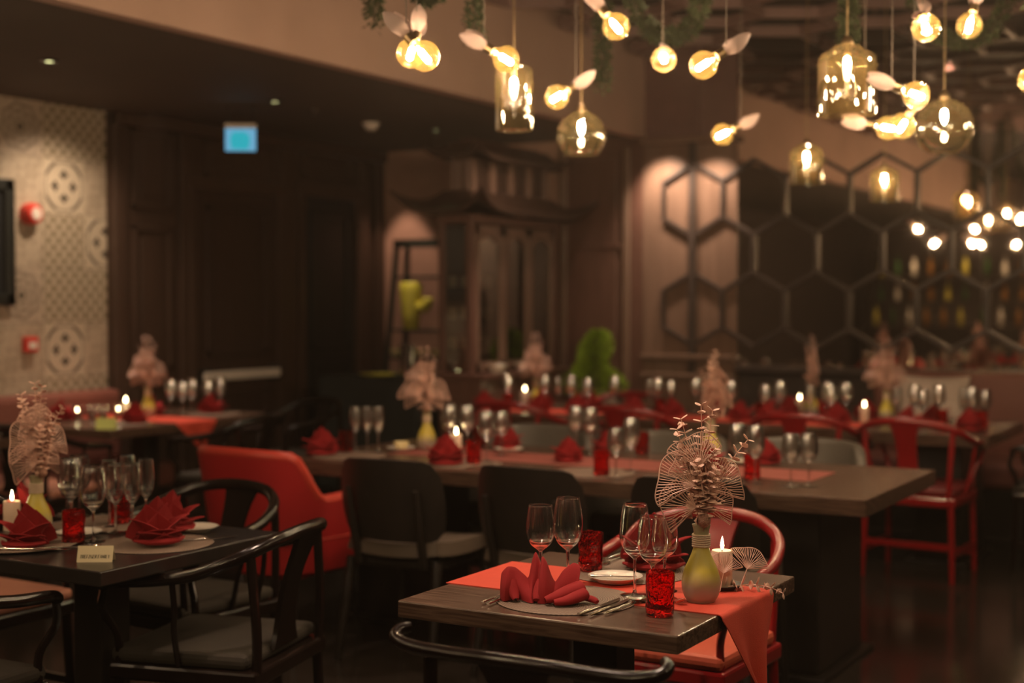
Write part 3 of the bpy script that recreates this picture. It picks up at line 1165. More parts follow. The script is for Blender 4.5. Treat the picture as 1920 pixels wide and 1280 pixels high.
yk = yoke_chair('yoke_chair', M['lacquer'], M['olivefabric'])
yk.location = (-1.35, 2.62, 0)
tag(yk, 'black yoke-back chair at the bottom edge, only its wavy top rail showing', 'chair')
bc, u = horseshoe_chair('horseshoe_armchair', M['lacquer'], M['olivefabric']), [False]
put(bc, u, -2.90, 3.265, R(104), 'black horseshoe armchair drawn up to the right side of the left table', group=BG)
put(bc, u, -3.47, 3.715, R(176), 'black horseshoe armchair on the far side of the left table before the red tub chair', group=BG)
put(bc, u, -3.30, 2.50, R(2), 'black horseshoe armchair on the near side of the left table at the bottom-left corner', group=BG)
put(bc, u, -5.62, 6.42, R(97), 'black horseshoe armchair at the long side of the lime-card table', group=BG)
put(bc, u, -5.95, 7.40, R(165), 'black horseshoe armchair at the far end of the lime-card table', group=BG)
put(bc, u, -1.28, 8.30, R(93), 'black horseshoe armchair at the right end of the back table', group=BG)
pc, u = horseshoe_chair('horseshoe_armchair', M['lacquer'], M['pinkseat']), [False]
put(pc, u, -4.06, 3.30, R(-92), 'black horseshoe armchair with salmon seat on the left side of the left table', group=BG)
put(pc, u, -6.10, 5.42, R(8), 'black horseshoe armchair with salmon seat on the near side of the lime-card table', group=BG)
rc, u = horseshoe_chair('horseshoe_armchair', M['redlacquer'], M['orangeseat']), [False]
FRC = put(rc, u, -1.69, 3.965, R(178), 'red horseshoe armchair with orange seat behind the front table', group=RG)
rc, u = horseshoe_chair('horseshoe_armchair', M['redlacquer'], M['darkredseat']), [False]
put(rc, u, -4.36, 7.72, R(-4), 'red horseshoe armchair at the back table beside the cabinet, near side', group=RG)
put(rc, u, -2.55, 7.74, R(3), 'red horseshoe armchair on the near side of the long back table, left of two', group=RG)
put(rc, u, -1.92, 7.72, R(-2), 'red horseshoe armchair on the near side of the long back table, right of two', group=RG)
put(rc, u, -3.62, 7.74, R(2), 'red horseshoe armchair between the two back tables, mostly hidden', group=RG)
put(rc, u, -4.33, 8.96, R(180), 'red horseshoe armchair on the far side of the back table before the potted bush', group=RG)
put(rc, u, -3.10, 8.96, R(184), 'red horseshoe armchair on the far side of the long back table against the mirror', group=RG)
sc_, u = shell_chair('shell_chair'), [False]
put(sc_, u, -3.30, 4.93, R(2), 'black shell-back chair at the middle table, next to the red tub chair', group=SG)
put(sc_, u, -2.66, 4.97, R(-3), 'black shell-back chair at the middle table, centre one of three', group=SG)
put(sc_, u, -2.01, 4.98, R(3), 'black shell-back chair at the middle table behind the front bouquet', group=SG)
rt, u = tub_chair('tub_chair', M['redleather'], M['redrim'], M['darkwood']), [False]
put(rt, u, -3.95, 4.86, R(-4), 'red leather tub chair at the left end of the middle table')
gt, u = tub_chair('tub_chair', M['greyleather'], M['greyleather'], M['darkwood'], .80, .64), [False]
put(gt, u, -3.52, 6.20, R(180), 'grey leather tub chair behind the middle table, leftmost of three', group=TG)
put(gt, u, -2.80, 6.20, R(181), 'grey leather tub chair behind the middle table, middle of three', group=TG)
put(gt, u, -2.13, 6.18, R(178), 'grey leather tub chair behind the middle table, rightmost of three', group=TG)

for o in bpy.data.objects:
    if o.name.startswith('horseshoe_armchair') and 7.6 < o.location.y < 7.8 and o.location.x > -4.6:
        o.scale = (1, 1, 1.05)
FRC.scale = (.92, .95, 1)

# ------------------------------------------------------------------ tableware
TZ = .75

GM_ = [M['clear']]


def stemglass(name, Ht, bw, bowl_h, rim):
    """empty with bowl, stem and foot; Ht total height, bw greatest radius"""
    t = empty(name)
    b0 = Ht - bowl_h
    th = .0011
    GM = GM_[0]
    out = [(.0035, b0 - .004), (bw * .30, b0 + .003), (bw * .66, b0 + bowl_h * .12), (bw * .90, b0 + bowl_h * .26), (bw, b0 + bowl_h * .42), (bw * .98, b0 + bowl_h * .58), (bw * .90, b0 + bowl_h * .80), (rim, Ht)]
    o2 = [(p.x, p.z) for p in cat_rom([(r, 0, z) for r, z in out], 4)]
    inn = [(max(0, r - th * (1.0 if z > b0 + .02 else 1.6)), z + (th * 2.2 if z < b0 + .02 else 0)) for r, z in o2 if z > b0 + .004][::-1]
    prof = [(0, b0 - .005)] + o2 + [(rim - th * .5, Ht + .0005)] + inn + [(0, b0 + .0085)]
    ob('bowl', G().lathe(prof, 32), GM, t)
    ob('stem', G().lathe([(0, .003), (.007, .0035), (.0042, .012), (.0034, .03), (.0033, b0 * .6), (.0036, b0 - .012), (.0052, b0 - .003), (0, b0 - .0015)], 14), GM, t)
    fr_ = bw * .92
    ob('foot', G().lathe([(0, 0), (fr_, 0), (fr_ + .0004, .0009), (fr_ * .9, .0018), (fr_ * .4, .0030), (.006, .0052), (0, .0056)], 28), GM, t)
    return t


PROTO = {}
PROTO['wine'] = stemglass('wine_glass', .205, .0372, .115, .0298)
PROTO['tall'] = stemglass('wine_glass', .226, .0380, .132, .0288)
PROTO['flute'] = stemglass('champagne_flute', .212, .0275, .125, .0225)
PROTO['small'] = stemglass('wine_glass', .182, .034, .098, .027)
GM_[0] = M['farglass']
PROTO['wine2'] = stemglass('wine_glass', .205, .0372, .115, .0298)
PROTO['tall2'] = stemglass('wine_glass', .226, .0380, .132, .0288)
PROTO['flute2'] = stemglass('champagne_flute', .212, .0275, .125, .0225)
USED = {}


def puts(kind, x, y, rz, z=TZ):
    p = PROTO[kind]
    if USED.get(kind):
        return dup(p, (x, y, z), rz)
    USED[kind] = 1
    KIDS(p)
    p.location = (x, y, z)
    p.rotation_euler = (0, 0, rz)
    return p


def tumbler():
    t = empty('tumbler')
    def fn(a, z):
        return 1 + .055 * noise.noise((math.cos(a) * 1.6, math.sin(a) * 1.6, z * 42)) + .035 * math.sin(z * 95)
    r0 = .0335
    prof = [(0, 0), (r0 * .82, 0), (r0 * .95, .004)] + [(r0 * (.97 + .03 * i / 9), .008 + .094 * i / 9) for i in range(1, 10)]
    prof += [(r0 * .965, .1028)] + [(r0 * (.97 + .03 * i / 9) - .0032, .008 + .094 * i / 9) for i in range(9, 1, -1)] + [(r0 * .8, .019), (0, .017)]
    ob('glass_body', G().lathe(prof, 30, fn=fn), M['redglass'], t)
    return t


PROTO['tumbler'] = tumbler()


def petal(g, base, ang, w, h, lean, curl=0.0, crease=.35, th=.0022, n=9, m=9):
    """one pointed fold of a napkin: rises from base, leans along ang"""
    ca, sa = math.cos(ang), math.sin(ang)
    gr = []
    for i in range(n):
        u = i / (n - 1) * 2 - 1
        r_ = []
        for j in range(m):
            v = j / (m - 1)
            ww = w * (1 - v) ** .85 * (1 + .30 * math.sin(PI * v)) + .0014
            x = u * ww
            out = lean * v ** 1.2 + curl * v ** 3 - crease * abs(u) * ww * (1.1 - .3 * v)
            z = h * (v - .22 * max(0, curl) * v ** 4 / max(.001, abs(curl) + .001) * (curl > 0)) + .0012
            z += .10 * h * (1 - v) * (u * u) * math.sin(3 * u + ang)
            r_.append((base[0] + out * ca - x * sa, base[1] + out * sa + x * ca, base[2] + max(z, .0012)))
        gr.append(r_)
    g.sheet(gr, th)


def star_napkin(seed, s=1.0):
    """red napkin folded into a standing star"""
    rnd = random.Random(seed)
    g = G()
    # standing centre folds
    for k in range(3):
        a = -PI / 2 + (k - 1) * .75 + rnd.uniform(-.1, .1)
        petal(g, (.016 * (k - 1), .014, 0), a, .062 * s, (.112 if k == 1 else .094) * s, .016 * s, 0, .5)
    # side folds
    for sgn in (1, -1):
        petal(g, (sgn * .022, 0, 0), (0 if sgn > 0 else PI) - sgn * .25, .060 * s, .080 * s, .052 * s, .006, .45)
        petal(g, (sgn * .018, -.022, 0), (0 if sgn > 0 else PI) - sgn * (-.0) + (-.75 if sgn > 0 else .75), .056 * s, .046 * s, .058 * s, .008, .45)
    petal(g, (0, -.022, 0), -PI / 2 + rnd.uniform(-.2, .2), .060 * s, .050 * s, .044 * s, .006, .5)
    petal(g, (0, .03, 0), PI / 2, .046 * s, .07 * s, .04 * s, 0, .5)
    # rolled foot
    rl = cat_rom([(-.062, -.012, .011), (-.035, -.046, .010), (0, -.054, .010), (.035, -.046, .010), (.062, -.012, .011)], 4)
    g.tube([(p.x * s, p.y * s, p.z) for p in rl], [.004 + .0065 * math.sin(PI * i / (len(rl) - 1)) for i in range(len(rl))], 8, flat=.8)
    return g


NAP = []
for i in range(4):
    me = star_napkin(i, 1.0 + .05 * (i % 2)).mesh('napkin', 38)
    me.materials.append(M['napkin'])
    NAP.append(me)


def napkin(x, y, rz, k, s=1.0):
    o = ob('napkin', NAP[k % 4], None, None, (x, y, TZ + .0035), (0, 0, rz))
    o.scale = (s, s, s)
    return o


def front_napkin():
    """the large napkin nearest the camera: a pleated crown with rolled folds"""
    cols = [  # bottom point, top point  (x right, y away, z up)
        ((-.098, .040, 0), (-.086, .050, .050)),
        ((-.100, .000, 0), (-.099, .012, .060)),
        ((-.088, -.024, .002), (-.083, .000, .078)),
        ((-.060, -.004, .006), (-.066, .012, .074)),
        ((-.042, -.022, .004), (-.045, .016, .056)),
        ((-.020, -.038, 0), (-.034, .018, .047)),
        ((-.016, -.010, 0), (-.026, .026, .088)),
        ((-.012, .004, 0), (-.018, .026, .110)),
        ((-.010, .006, 0), (-.009, .022, .092)),
        ((-.009, -.006, 0), (-.004, .012, .084)),
        ((-.006, -.038, 0), (.001, .002, .104)),
        ((.010, -.040, 0), (.010, .000, .092)),
        ((.020, -.030, 0), (.022, .002, .058)),
        ((.026, -.014, 0), (.032, .008, .042)),
        ((.040, -.006, 0), (.050, .016, .068)),
        ((.056, -.002, 0), (.074, .022, .086)),
        ((.074, .004, 0), (.090, .014, .080)),
        ((.084, -.010, 0), (.088, -.006, .052)),
    ]
    def crisp(p):      # folds keep a soft crease
        q = [Vector(a) for a in p]
        lin = [q[i].lerp(q[i + 1], k / 6) for i in range(len(q) - 1) for k in range(6)] + [q[-1]]
        return [a * .55 + c * .45 for a, c in zip(cat_rom(p, 6), lin)]
    b = crisp([c[0] for c in cols])
    t = crisp([c[1] for c in cols])
    gr = []
    for p, q in zip(b, t):
        r_ = []
        for j in range(10):
            v = j / 9
            pt = p.lerp(q, v)
            pt.y -= .012 * math.sin(PI * v)
            pt.z = max(pt.z, .0015)
            r_.append(tuple(pt))
        # turned-over hem
        r_.append((q.x, q.y + .003, q.z + .0015))
        r_.append((q.x, q.y + .007, q.z - .004))
        gr.append(r_)
    g = G()
    g.sheet(gr, .0026)
    # rear body closing the crown
    gr = []
    for i in range(15):
        a = PI * (i / 14)
        r_ = []
        for j in range(7):
            v = j / 6
            r_.append((-.010 + .088 * math.cos(PI - a) * (1 - .12 * v), .012 + .045 * math.sin(a) * (1 - .2 * v), .0015 + (.050 + .018 * math.sin(5 * a)) * v))
        gr.append(r_)
    g.sheet(gr, .0026)
    # rolled folds at the front right and the tail
    def roll(pts, r, fl):
        p = cat_rom(pts, 6)
        n = len(p)
        g.tube(p, [r * (.55 + .45 * math.sin(PI * (i + .5) / n) ** .6) for i in range(n)], 12, flat=fl)
    def fold(pts, r, fl, a0, a1):
        """an open turned-over fold: a sheet bent round an axis"""
        p = cat_rom(pts, 5)
        n = len(p)
        gr = []
        for i, c in enumerate(p):
            tn = (p[min(i + 1, n - 1)] - p[max(i - 1, 0)]).normalized()
            sd = tn.cross(Vector((0, 0, 1))).normalized()
            up = sd.cross(tn)
            rr = r * (.35 + .65 * (i / (n - 1)) ** .7)
            r_ = []
            for j in range(15):
                a = R(a0 + (a1 - a0) * j / 14)
                q = c + sd * (rr * 1.15 * math.cos(a)) + up * (rr * fl * math.sin(a))
                r_.append((q.x, q.y, max(q.z, .0016)))
            gr.append(r_)
        g.sheet(gr, .0026)
    fold([(.012, -.054, .013), (.036, -.044, .019), (.062, -.026, .027), (.094, -.004, .034)], .021, .80, 215, -75)
    fold([(.034, -.068, .011), (.058, -.060, .013), (.080, -.044, .018), (.100, -.022, .024)], .018, .80, 225, -60)
    fold([(-.060, -.030, .008), (-.066, -.016, .020), (-.074, .0, .045)], .014, .9, 200, -40)
    roll([(.0180, -.040, .012), (.040, -.034, .014), (.060, -.018, .016), (.080, -.004, .020)], .010, .75)
    roll([(-.010, -.040, .010), (-.008, -.020, .028), (-.004, .0, .05)], .012, .8)
    roll([(.084, -.012, .010), (.105, -.012, .012), (.124, -.022, .010), (.134, -.030, .006)], .011, .7)
    return g


def thin_disc(r, th, n=40):
    return G().lathe([(0, 0), (r - .003, 0), (r, th * .5), (r - .003, th), (0, th)], n)


MAT_ME = thin_disc(.172, .003, 56).mesh('placemat', 60)
MAT_ME.materials.append(M['weave'])
PLATE_ME = G().lathe([(0, .002), (.040, .002), (.042, 0), (.046, 0), (.047, .003), (.060, .008), (.070, .0145), (.0705, .0155), (.069, .0160), (.058, .0105), (.046, .0062), (0, .0055)], 40).mesh('side_plate', 60)
PLATE_ME.materials.append(M['porcelain'])


def knife_g():
    g = G()
    # handle
    g.tube([(0, -.105, .004), (0, -.06, .004), (0, -.005, .004)], [.0042, .0046, .0034], 8, flat=.75)
    bl_ = [(-.0035, -.006), (.0045, -.006), (.0085, .02), (.0085, .07), (.004, .095), (-.0035, .100)]
    g.prism(bl_, .003, .0046)
    return g


def fork_g():
    g = G()
    g.tube(cat_rom([(0, -.10, .004), (0, -.05, .0045), (0, .01, .005), (0, .035, .004)], 3), [.0045] * 4 + [.0032] * 3 + [.0026] * 3, 8, flat=.6)
    pl = [(-.003, .03), (.003, .03), (.0115, .048), (.0115, .056), (-.0115, .056), (-.0115, .048)]
    g.prism(pl, .0028, .0045)
    for k in range(4):
        x = -.0095 + k * .00633
        g.tube(cat_rom([(x, .054, .0037), (x, .075, .0030), (x * .96, .098, .0062)], 3), [.0016] * 6 + [.0008], 6)
    return g


def spoon_g():
    g = G()
    g.tube(cat_rom([(0, -.10, .004), (0, -.05, .0045), (0, .01, .0055), (0, .04, .005)], 3), [.0045] * 4 + [.0032] * 3 + [.0028] * 3, 8, flat=.6)
    gr = []
    for i in range(11):
        u = i / 10 * 2 - 1
        r_ = []
        for j in range(13):
            v = j / 12 * 2 - 1
            w = .019 * math.sqrt(max(0.0, 1 - v * v)) * (1 + .15 * v * -1)
            r_.append((u * w, .066 + v * .030, .0032 + .008 * (u * u * (1 - v * v) + v * v)))
        gr.append(r_)
    g.sheet(gr, .0014)
    return g


CUT = {}
for k, fn_ in (('table_knife', knife_g), ('fork', fork_g), ('spoon', spoon_g)):
    CUT[k] = fn_().mesh(k, 50)
    CUT[k].materials.append(M['steel'])


def cutlery(kind, x, y, rz, z=TZ + .0032):
    return ob(kind, CUT[kind], None, None, (x, y, z), (0, 0, rz))


VASE_PROF = [(0, 0), (.030, 0), (.034, .002), (.042, .016), (.0465, .038), (.0455, .058), (.038, .082), (.028, .104), (.0205, .124), (.0178, .142), (.0178, .160), (.0195, .174), (.0222, .184), (.0218, .1855), (.0205, .184), (.0175, .172), (.0158, .158), (.0158, .14), (.018, .122), (.0, .09)]


def vase_proto():
    t = empty('bud_vase')
    pr = [(p.x, p.z) for p in cat_rom([(r, 0, z) for r, z in VASE_PROF], 3)]
    pr = [(max(0, r), max(0, z)) for r, z in pr]
    pr[0] = (0, 0)
    pr[-1] = (0, pr[-1][1])
    ob('vase_body', G().lathe(pr, 36), M['vase'], t)
    for k in range(6):
        pts = []
        for i in range(24):
            a = 2 * PI * i / 24
            pts.append((.0202 * math.cos(a), .0202 * math.sin(a), .134 + k * .0052 + .0004 * math.sin(3 * a + k)))
        ob('rope_wrap', G().tube(pts, .0027, 6, closed=True), M['rope'], t)
    return t


PROTO['vase'] = vase_proto()


def candle_proto(h=.092, r=.0265):
    t = empty('pillar_candle')
    ob('wax_body', G().lathe([(0, 0), (r - .001, 0), (r, .002), (r, h - .003), (r - .002, h), (r - .005, h - .001), (r - .012, h - .007), (0, h - .008)], 32), M['wax'], t)
    ob('wick', G().tube([(0, 0, h - .008), (.0005, 0, h), (.0012, 0, h + .005)], .0011, 6), M['wick'], t)
    ob('flame', G().lathe([(0, 0), (.0032, .004), (.0048, .010), (.0044, .016), (.0026, .024), (.0010, .031), (0, .035)], 14, o=(.0008, 0, h + .001)), M['flame'], t)
    return t


PROTO['candle'] = candle_proto()

# ---- dried bouquets
def fan_point(ang, rad, cup, c=(0, 0, 0)):
    return (c[0] + rad * math.sin(ang), c[1] + cup * rad * rad, c[2] + rad * math.cos(ang))


def lace_leaf_g(r=.084, span=1.02, n=12, wire=.00125, seed=0):
    """skeleton leaf: outline and forked veins of wire, stalk at origin, growing along +z"""
    rnd = random.Random(seed)
    g = G()
    out = []
    for i in range(31):
        a = (i / 30 * 2 - 1) * span
        rr = r * (1 + .06 * math.sin(5 * a + seed) - .10 * math.cos(a * .5) ** 8 + .10 * math.cos(a))
        out.append(fan_point(a, rr, 2.2))
    g.tube([(0, 0, 0)] + out + [(0, 0, 0)], wire * 1.25, 5)
    for k in range(n):
        a = (k + .5) / n * 2 * span - span
        rr = r * (1 + .06 * math.sin(5 * a + seed) - .10 * math.cos(a * .5) ** 8 + .10 * math.cos(a))
        f = rnd.uniform(.42, .6)
        g.tube([(0, 0, 0), fan_point(a * .92, rr * f, 2.2)], wire, 4)
        for d in (-.055, .055):
            g.tube([fan_point(a * .92, rr * f, 2.2), fan_point(a + d * span / 1.6, rr * (f + .2), 2.2), fan_point(a + d * span / 1.3, rr, 2.2)], wire * .85, 4)
    g.tube([(0, 0, 0), (0, .004, -.03), (0, .0, -.075)], wire * 1.4, 5)
    return g


LACE = []
for i in range(3):
    me = lace_leaf_g(seed=i).mesh('lace_leaf', 0)
    me.materials.append(M['rose'])
    LACE.append(me)
lf = []
for i in range(7):
    u = i / 6 * 2 - 1
    r_ = []
    for j in range(7):
        v = j / 6
        w = .0128 * math.sin(PI * min(1, v * .93 + .05)) ** .7
        r_.append((u * w, .003 * (u * u) + .004 * v * v, v * .026))
    lf.append(r_)
LEAF_ME = G().sheet(lf, .0006).mesh('leaf', 60)
LEAF_ME.materials.append(M['rosedull'])


def sprig_pts(L, bend, ang, lean):
    pts = []
    for i in range(9):
        v = i / 8
        rad = lean * v + bend * v * v
        pts.append(Vector((rad * math.cos(ang), rad * math.sin(ang), L * v)))
    return pts


def leaf_frames(pts, npairs, start, rnd):
    """matrices of the paired leaves along a sprig"""
    out = []
    n = len(pts)
    for k in range(npairs):
        v = start + (1 - start) * k / (npairs - 1)
        f = v * (n - 1)
        i = min(int(f), n - 2)
        p = pts[i].lerp(pts[i + 1], f - i)
        t = (pts[i + 1] - pts[i]).normalized()
        s = (1.34 - .70 * v)
        base = t.to_track_quat('Z', 'Y').to_matrix().to_4x4()
        az = (k % 2) * PI / 2 + rnd.uniform(-.3, .3)
        for q in (0, PI):
            M_ = Matrix.Translation(p) @ base @ Matrix.Rotation(az + q, 4, 'Z') @ Matrix.Translation((0, .001, 0)) @ Matrix.Rotation(R(-62 + rnd.uniform(-14, 14)) * (1 if True else 1), 4, 'X') @ Matrix.Scale(s, 4)
            out.append(M_)
    return out


def bouquet(detail, seed, Hs=.30, group=None):
    """dried rose-gold bouquet standing in a bud vase; origin at the vase mouth"""
    rnd = random.Random(seed)
    t = empty('dried_bouquet')
    n = 8 if detail else 5
    for k in range(n):
        if detail:
            spec = [(.300, .012, 2.6, -.010), (.268, .03, 3.2, .020), (.288, .015, .2, .012), (.245, .02, 3.5, .045), (.215, .085, .30, .035), (.20, .02, -.7, .02), (.17, .02, 4.4, .03), (.15, .02, 5.4, .03)][k]
        else:
            spec = (Hs * rnd.uniform(.75, 1.08), rnd.uniform(.0, .05), k * 2 * PI / n + rnd.uniform(-.4, .4), rnd.uniform(-.005, .03))
        L, bend, ang, lean = spec
        pts = sprig_pts(L, bend, ang, lean)
        st = ob('eucalyptus_sprig', G().tube([(0, 0, -.05)] + [tuple(p) for p in pts], [.0016] * 7 + [.0011] * 3, 5), M['rosedull'], t)
        fr_ = leaf_frames(pts, 13 if k != 4 else 11, .25 if k != 4 else .30, rnd)
        if detail:
            for F_ in fr_:
                o = ob('leaf', LEAF_ME, None, st)
                o.matrix_local = F_
        else:
            g = G()
            for F_ in fr_:
                F2 = F_ @ Matrix.Scale(1.35, 4)
                g.add([(-.001, 0, 0), (-.008, .002, .010), (0, .004, .021), (.008, .002, .010), (0, .000, .010)], [(0, 4, 1), (1, 4, 2), (2, 4, 3), (3, 4, 0)], F2)
            ob('leaves', g, M['rosedull'], st, smooth=0)['kind'] = 'stuff'
    spots_ = [  # azimuth-like screen offset x, height, tilt, roll, scale
        (-.050, .118, -62, 12, 1.08), (-.040, .062, -82, -8, 1.0), (.045, .105, 48, 0, .98), (-.020, .165, -8, 10, .92), (-.03, .14, -30, 30, .80), (.02, .06, 66, -20, .80)]
    for i, (x, z, tilt, roll, s) in enumerate(spots_):
        if not detail:
            x *= rnd.uniform(.7, 1.5)
            z *= rnd.uniform(.8, 1.1)
            tilt += rnd.uniform(-25, 25)
        M_ = Matrix.Translation((x * .38, (-.040 if i < 4 else -.022) + .005 * (i % 3), z * .95)) @ Matrix.Rotation(R(tilt), 4, 'Y') @ Matrix.Rotation(R(roll), 4, 'Z') @ Matrix.Scale(s * (1 if detail else 1.1), 4)
        o = ob('lace_leaf', LACE[i % 3], None, t)
        o.matrix_local = M_
    # crumpled petals at the core
    g = G()
    for k in range(46 if detail else 50):
        a, z = rnd.uniform(0, 2 * PI), rnd.uniform(.02, .19)
        rr = rnd.uniform(.002, .026) * (.6 + 2.2 * z / .2 * (1 - z / .24))
        F_ = Matrix.Translation((rr * math.cos(a), rr * math.sin(a), z)) @ Matrix.Rotation(a, 4, 'Z') @ Matrix.Rotation(rnd.uniform(.3, 1.5), 4, 'Y') @ Matrix.Scale(rnd.uniform(.8, 1.5), 4)
        g.add([(0, 0, 0), (-.007, .003, .009), (0, .006, .019), (.007, .003, .009), (0, -.003, .010)], [(0, 4, 1), (1, 4, 2), (2, 4, 3), (3, 4, 0)], F_)
    ob('dried_petals', g, M['rosedull'], t, smooth=0, kind='stuff')
    ob('glitter_ball', G().lathe([(.0 if i in (0, 12) else .0165 * math.sin(PI * i / 12), .026 - .0165 * math.cos(PI * i / 12)) for i in range(13)], 20, o=(.004, -.026, 0)).tube([(.004, -.026, .012), (.003, -.012, -.01), (0, 0, -.05)], .0014, 5), M['glitter'], t)
    return t


def name_card(name, label, x, y, rz, w, h, mat, text=None):
    t = empty(name, (x, y, TZ), rz)
    tag(t, label, 'card')
    d = h * .42
    g = G()
    g.prism([(-d, 0), (-d + .0008, 0), (0, h - .001), (d - .0008, 0), (d, 0), (0, h)], -w / 2, w / 2, Matrix.Rotation(PI / 2, 4, 'Z') @ Matrix.Rotation(PI / 2, 4, 'X'))
    ob('folded_card', g, mat, t, smooth=0)
    if text:
        st = {
            'T': [(0, 1, .62, 1, 0), (.31, 0, .31, 1, 1)], 'R': [(.1, 0, .1, 1, 1), (.1, 1, .48, .98, 0), (.5, .95, .5, .6, 1), (.1, .52, .48, .54, 0), (.3, .52, .58, 0, 1)],
            'E': [(.1, 0, .1, 1, 1), (.1, 1, .52, 1, 0), (.1, .52, .42, .52, 0), (.1, 0, .54, 0, 0)], 'F': [(.1, 0, .1, 1, 1), (.1, 1, .52, 1, 0), (.1, .52, .42, .52, 0)],
            'Z': [(.04, 1, .54, 1, 0), (.52, 1, .06, 0, 1), (.04, 0, .56, 0, 0)], 'G': [(.12, .2, .12, .8, 1), (.12, .85, .36, 1, 0), (.36, 1, .56, .86, 0), (.12, .16, .34, 0, 0), (.34, 0, .54, .1, 0), (.54, 0, .54, .42, 1), (.4, .42, .62, .42, 0)],
            'A': [(.02, 0, .3, 1, 0), (.3, 1, .56, 0, 1), (.12, .34, .46, .34, 0)], 'M': [(.06, 0, .06, 1, 0), (.08, 1, .36, .1, 1), (.36, .1, .64, 1, 0), (.66, 0, .66, 1, 1)],
            'I': [(.16, 0, .16, 1, 1)], 'L': [(.1, 0, .1, 1, 1), (.1, 0, .52, 0, 0)], 'Y': [(.02, 1, .28, .45, 1), (.56, 1, .3, .45, 0), (.29, 0, .29, .46, 1)], ' ': []}
        adv = {'M': .86, 'I': .36, ' ': .34}
        tot = sum(adv.get(c, .70) for c in text)
        sz = w * .84 / tot
        px = -tot / 2
        slope = math.atan2(h, d)
        F_ = Matrix.Translation((0, -d * .66, h * .34)) @ Matrix.Rotation(slope, 4, 'X')
        for c in text:
            if c != ' ':
                g = G()
                for (xa, ya, xb, yb, thick) in st[c]:
                    k = .10 if thick else .04
                    dx, dy = xb - xa, yb - ya
                    L = math.hypot(dx, dy)
                    if thick == 1 and abs(dy) > abs(dx) * .3:
                        q = [(xa - k, ya), (xa + k, ya), (xb + k, yb), (xb - k, yb)]
                    else:
                        nx, ny = -dy / L * k, dx / L * k
                        q = [(xa - nx, ya - ny), (xb - nx, yb - ny), (xb + nx, yb + ny), (xa + nx, ya + ny)]
                    if (q[1][0] - q[0][0]) * (q[2][1] - q[0][1]) - (q[1][1] - q[0][1]) * (q[2][0] - q[0][0]) < 0:
                        q = q[::-1]
                    g.prism([((px + a + .10 * b) * sz, (b - .5) * 1.15 * sz) for a, b in q], -.0001, .0004)
                ob('letter', g, M['ink'], t, smooth=0).matrix_local = F_
            px += adv.get(c, .70)
    return t

# ------------------------------------------------------------------ the front table is laid
def mat_at(x, y):
    return ob('placemat', MAT_ME, None, None, (x, y, TZ))


GL = 'wine glasses on the front table'
ft = 'the front table'
# runner across the table, its pointed end hanging over the right edge
def runner(x0, x1, y0, y1, drop, z, mat):
    g = G()
    gr = []
    n = 26
    prof = [(x0 + (x1 - x0) * i / 13, z) for i in range(14)]
    if drop:
        for i in range(1, 5):
            a = i / 4 * PI / 2
            prof.append((x1 + .012 * math.sin(a), z - .012 * (1 - math.cos(a))))
        for i in range(1, 11):
            prof.append((x1 + .014 + .002 * i, z - .012 - drop * i / 10))
    for (x, zz) in prof:
        r_ = []
        hang = max(0.0, (z - .012 - zz) / drop) if drop else 0
        for j in range(17):
            v = j / 16
            y = y0 + (y1 - y0) * v
            if hang > 0:
                yc = y0 + (y1 - y0) * .56
                y = yc + (y - yc) * max(.03, (1 - hang * .97))
            r_.append((x + hang * .018 * math.sin(v * 9 + 1), y, zz))
        gr.append(r_)
    return g.sheet(gr, .0024)


tag(ob('table_runner', runner(-1.962, -1.218, 3.06, 3.40, .235, TZ + .0014, M['runner']), M['runner']), 'orange-red cloth runner across the front table with its pointed end hanging down', 'table runner')
o = mat_at(-1.60, 3.035)
tag(o, 'round woven placemat under the big napkin at the near edge of the front table', 'placemat')
o.location.z = TZ + .0004
o = mat_at(-1.615, 3.62 - .20)
tag(o, 'round woven placemat at the far edge of the front table', 'placemat')
o.location.z = TZ + .0030
fnap = ob('napkin', front_napkin(), M['napkin'], None, (-1.640, 2.985, TZ + .0036), (0, 0, R(24)))
tag(fnap, 'large red napkin folded into a crown at the near edge of the front table', 'napkin', 'folded red napkins')
o = napkin(-1.575, 3.49, R(28), 1, 1.25)
o.location.z = TZ + .008
tag(o, 'red folded napkin behind the glasses at the far side of the front table', 'napkin', 'folded red napkins')
for kind, x, y in [('wine', -1.735, 3.150), ('tall', -1.668, 3.172), ('tall', -1.474, 3.155), ('wine', -1.408, 3.115), ('small', -1.432, 3.24)]:
    zz = TZ + .0030 if 3.06 < y < 3.4 else TZ
    row('front glass', puts(kind, x, y, random.uniform(0, 6), zz), 'clear stemmed wine glass on the front table, {} from the left', 'wine glass', GL)
tag(puts('tumbler', -1.705, 3.372, 1.0, TZ + .0064), 'red crinkled glass tumbler behind the white side plate on the front table', 'tumbler', 'red tumblers')
tag(puts('tumbler', -1.335, 2.995, 0.2), 'red crinkled glass tumbler nearest the right corner of the front table', 'tumbler', 'red tumblers')
pl = ob('side_plate', PLATE_ME, None, None, (-1.585, 3.275, TZ + .0065))
tag(pl, 'white side plate with a butter knife on the front table', 'plate', 'white side plates')
bk = ob('butter_knife', CUT['table_knife'], None, None, (-1.585, 3.27, TZ + .0155), (0, 0, R(-68)))
bk.scale = (1.1, .58, 1.1)
tag(bk, 'small butter knife lying on the white side plate of the front table', 'knife')
CG = 'cutlery on the front table'
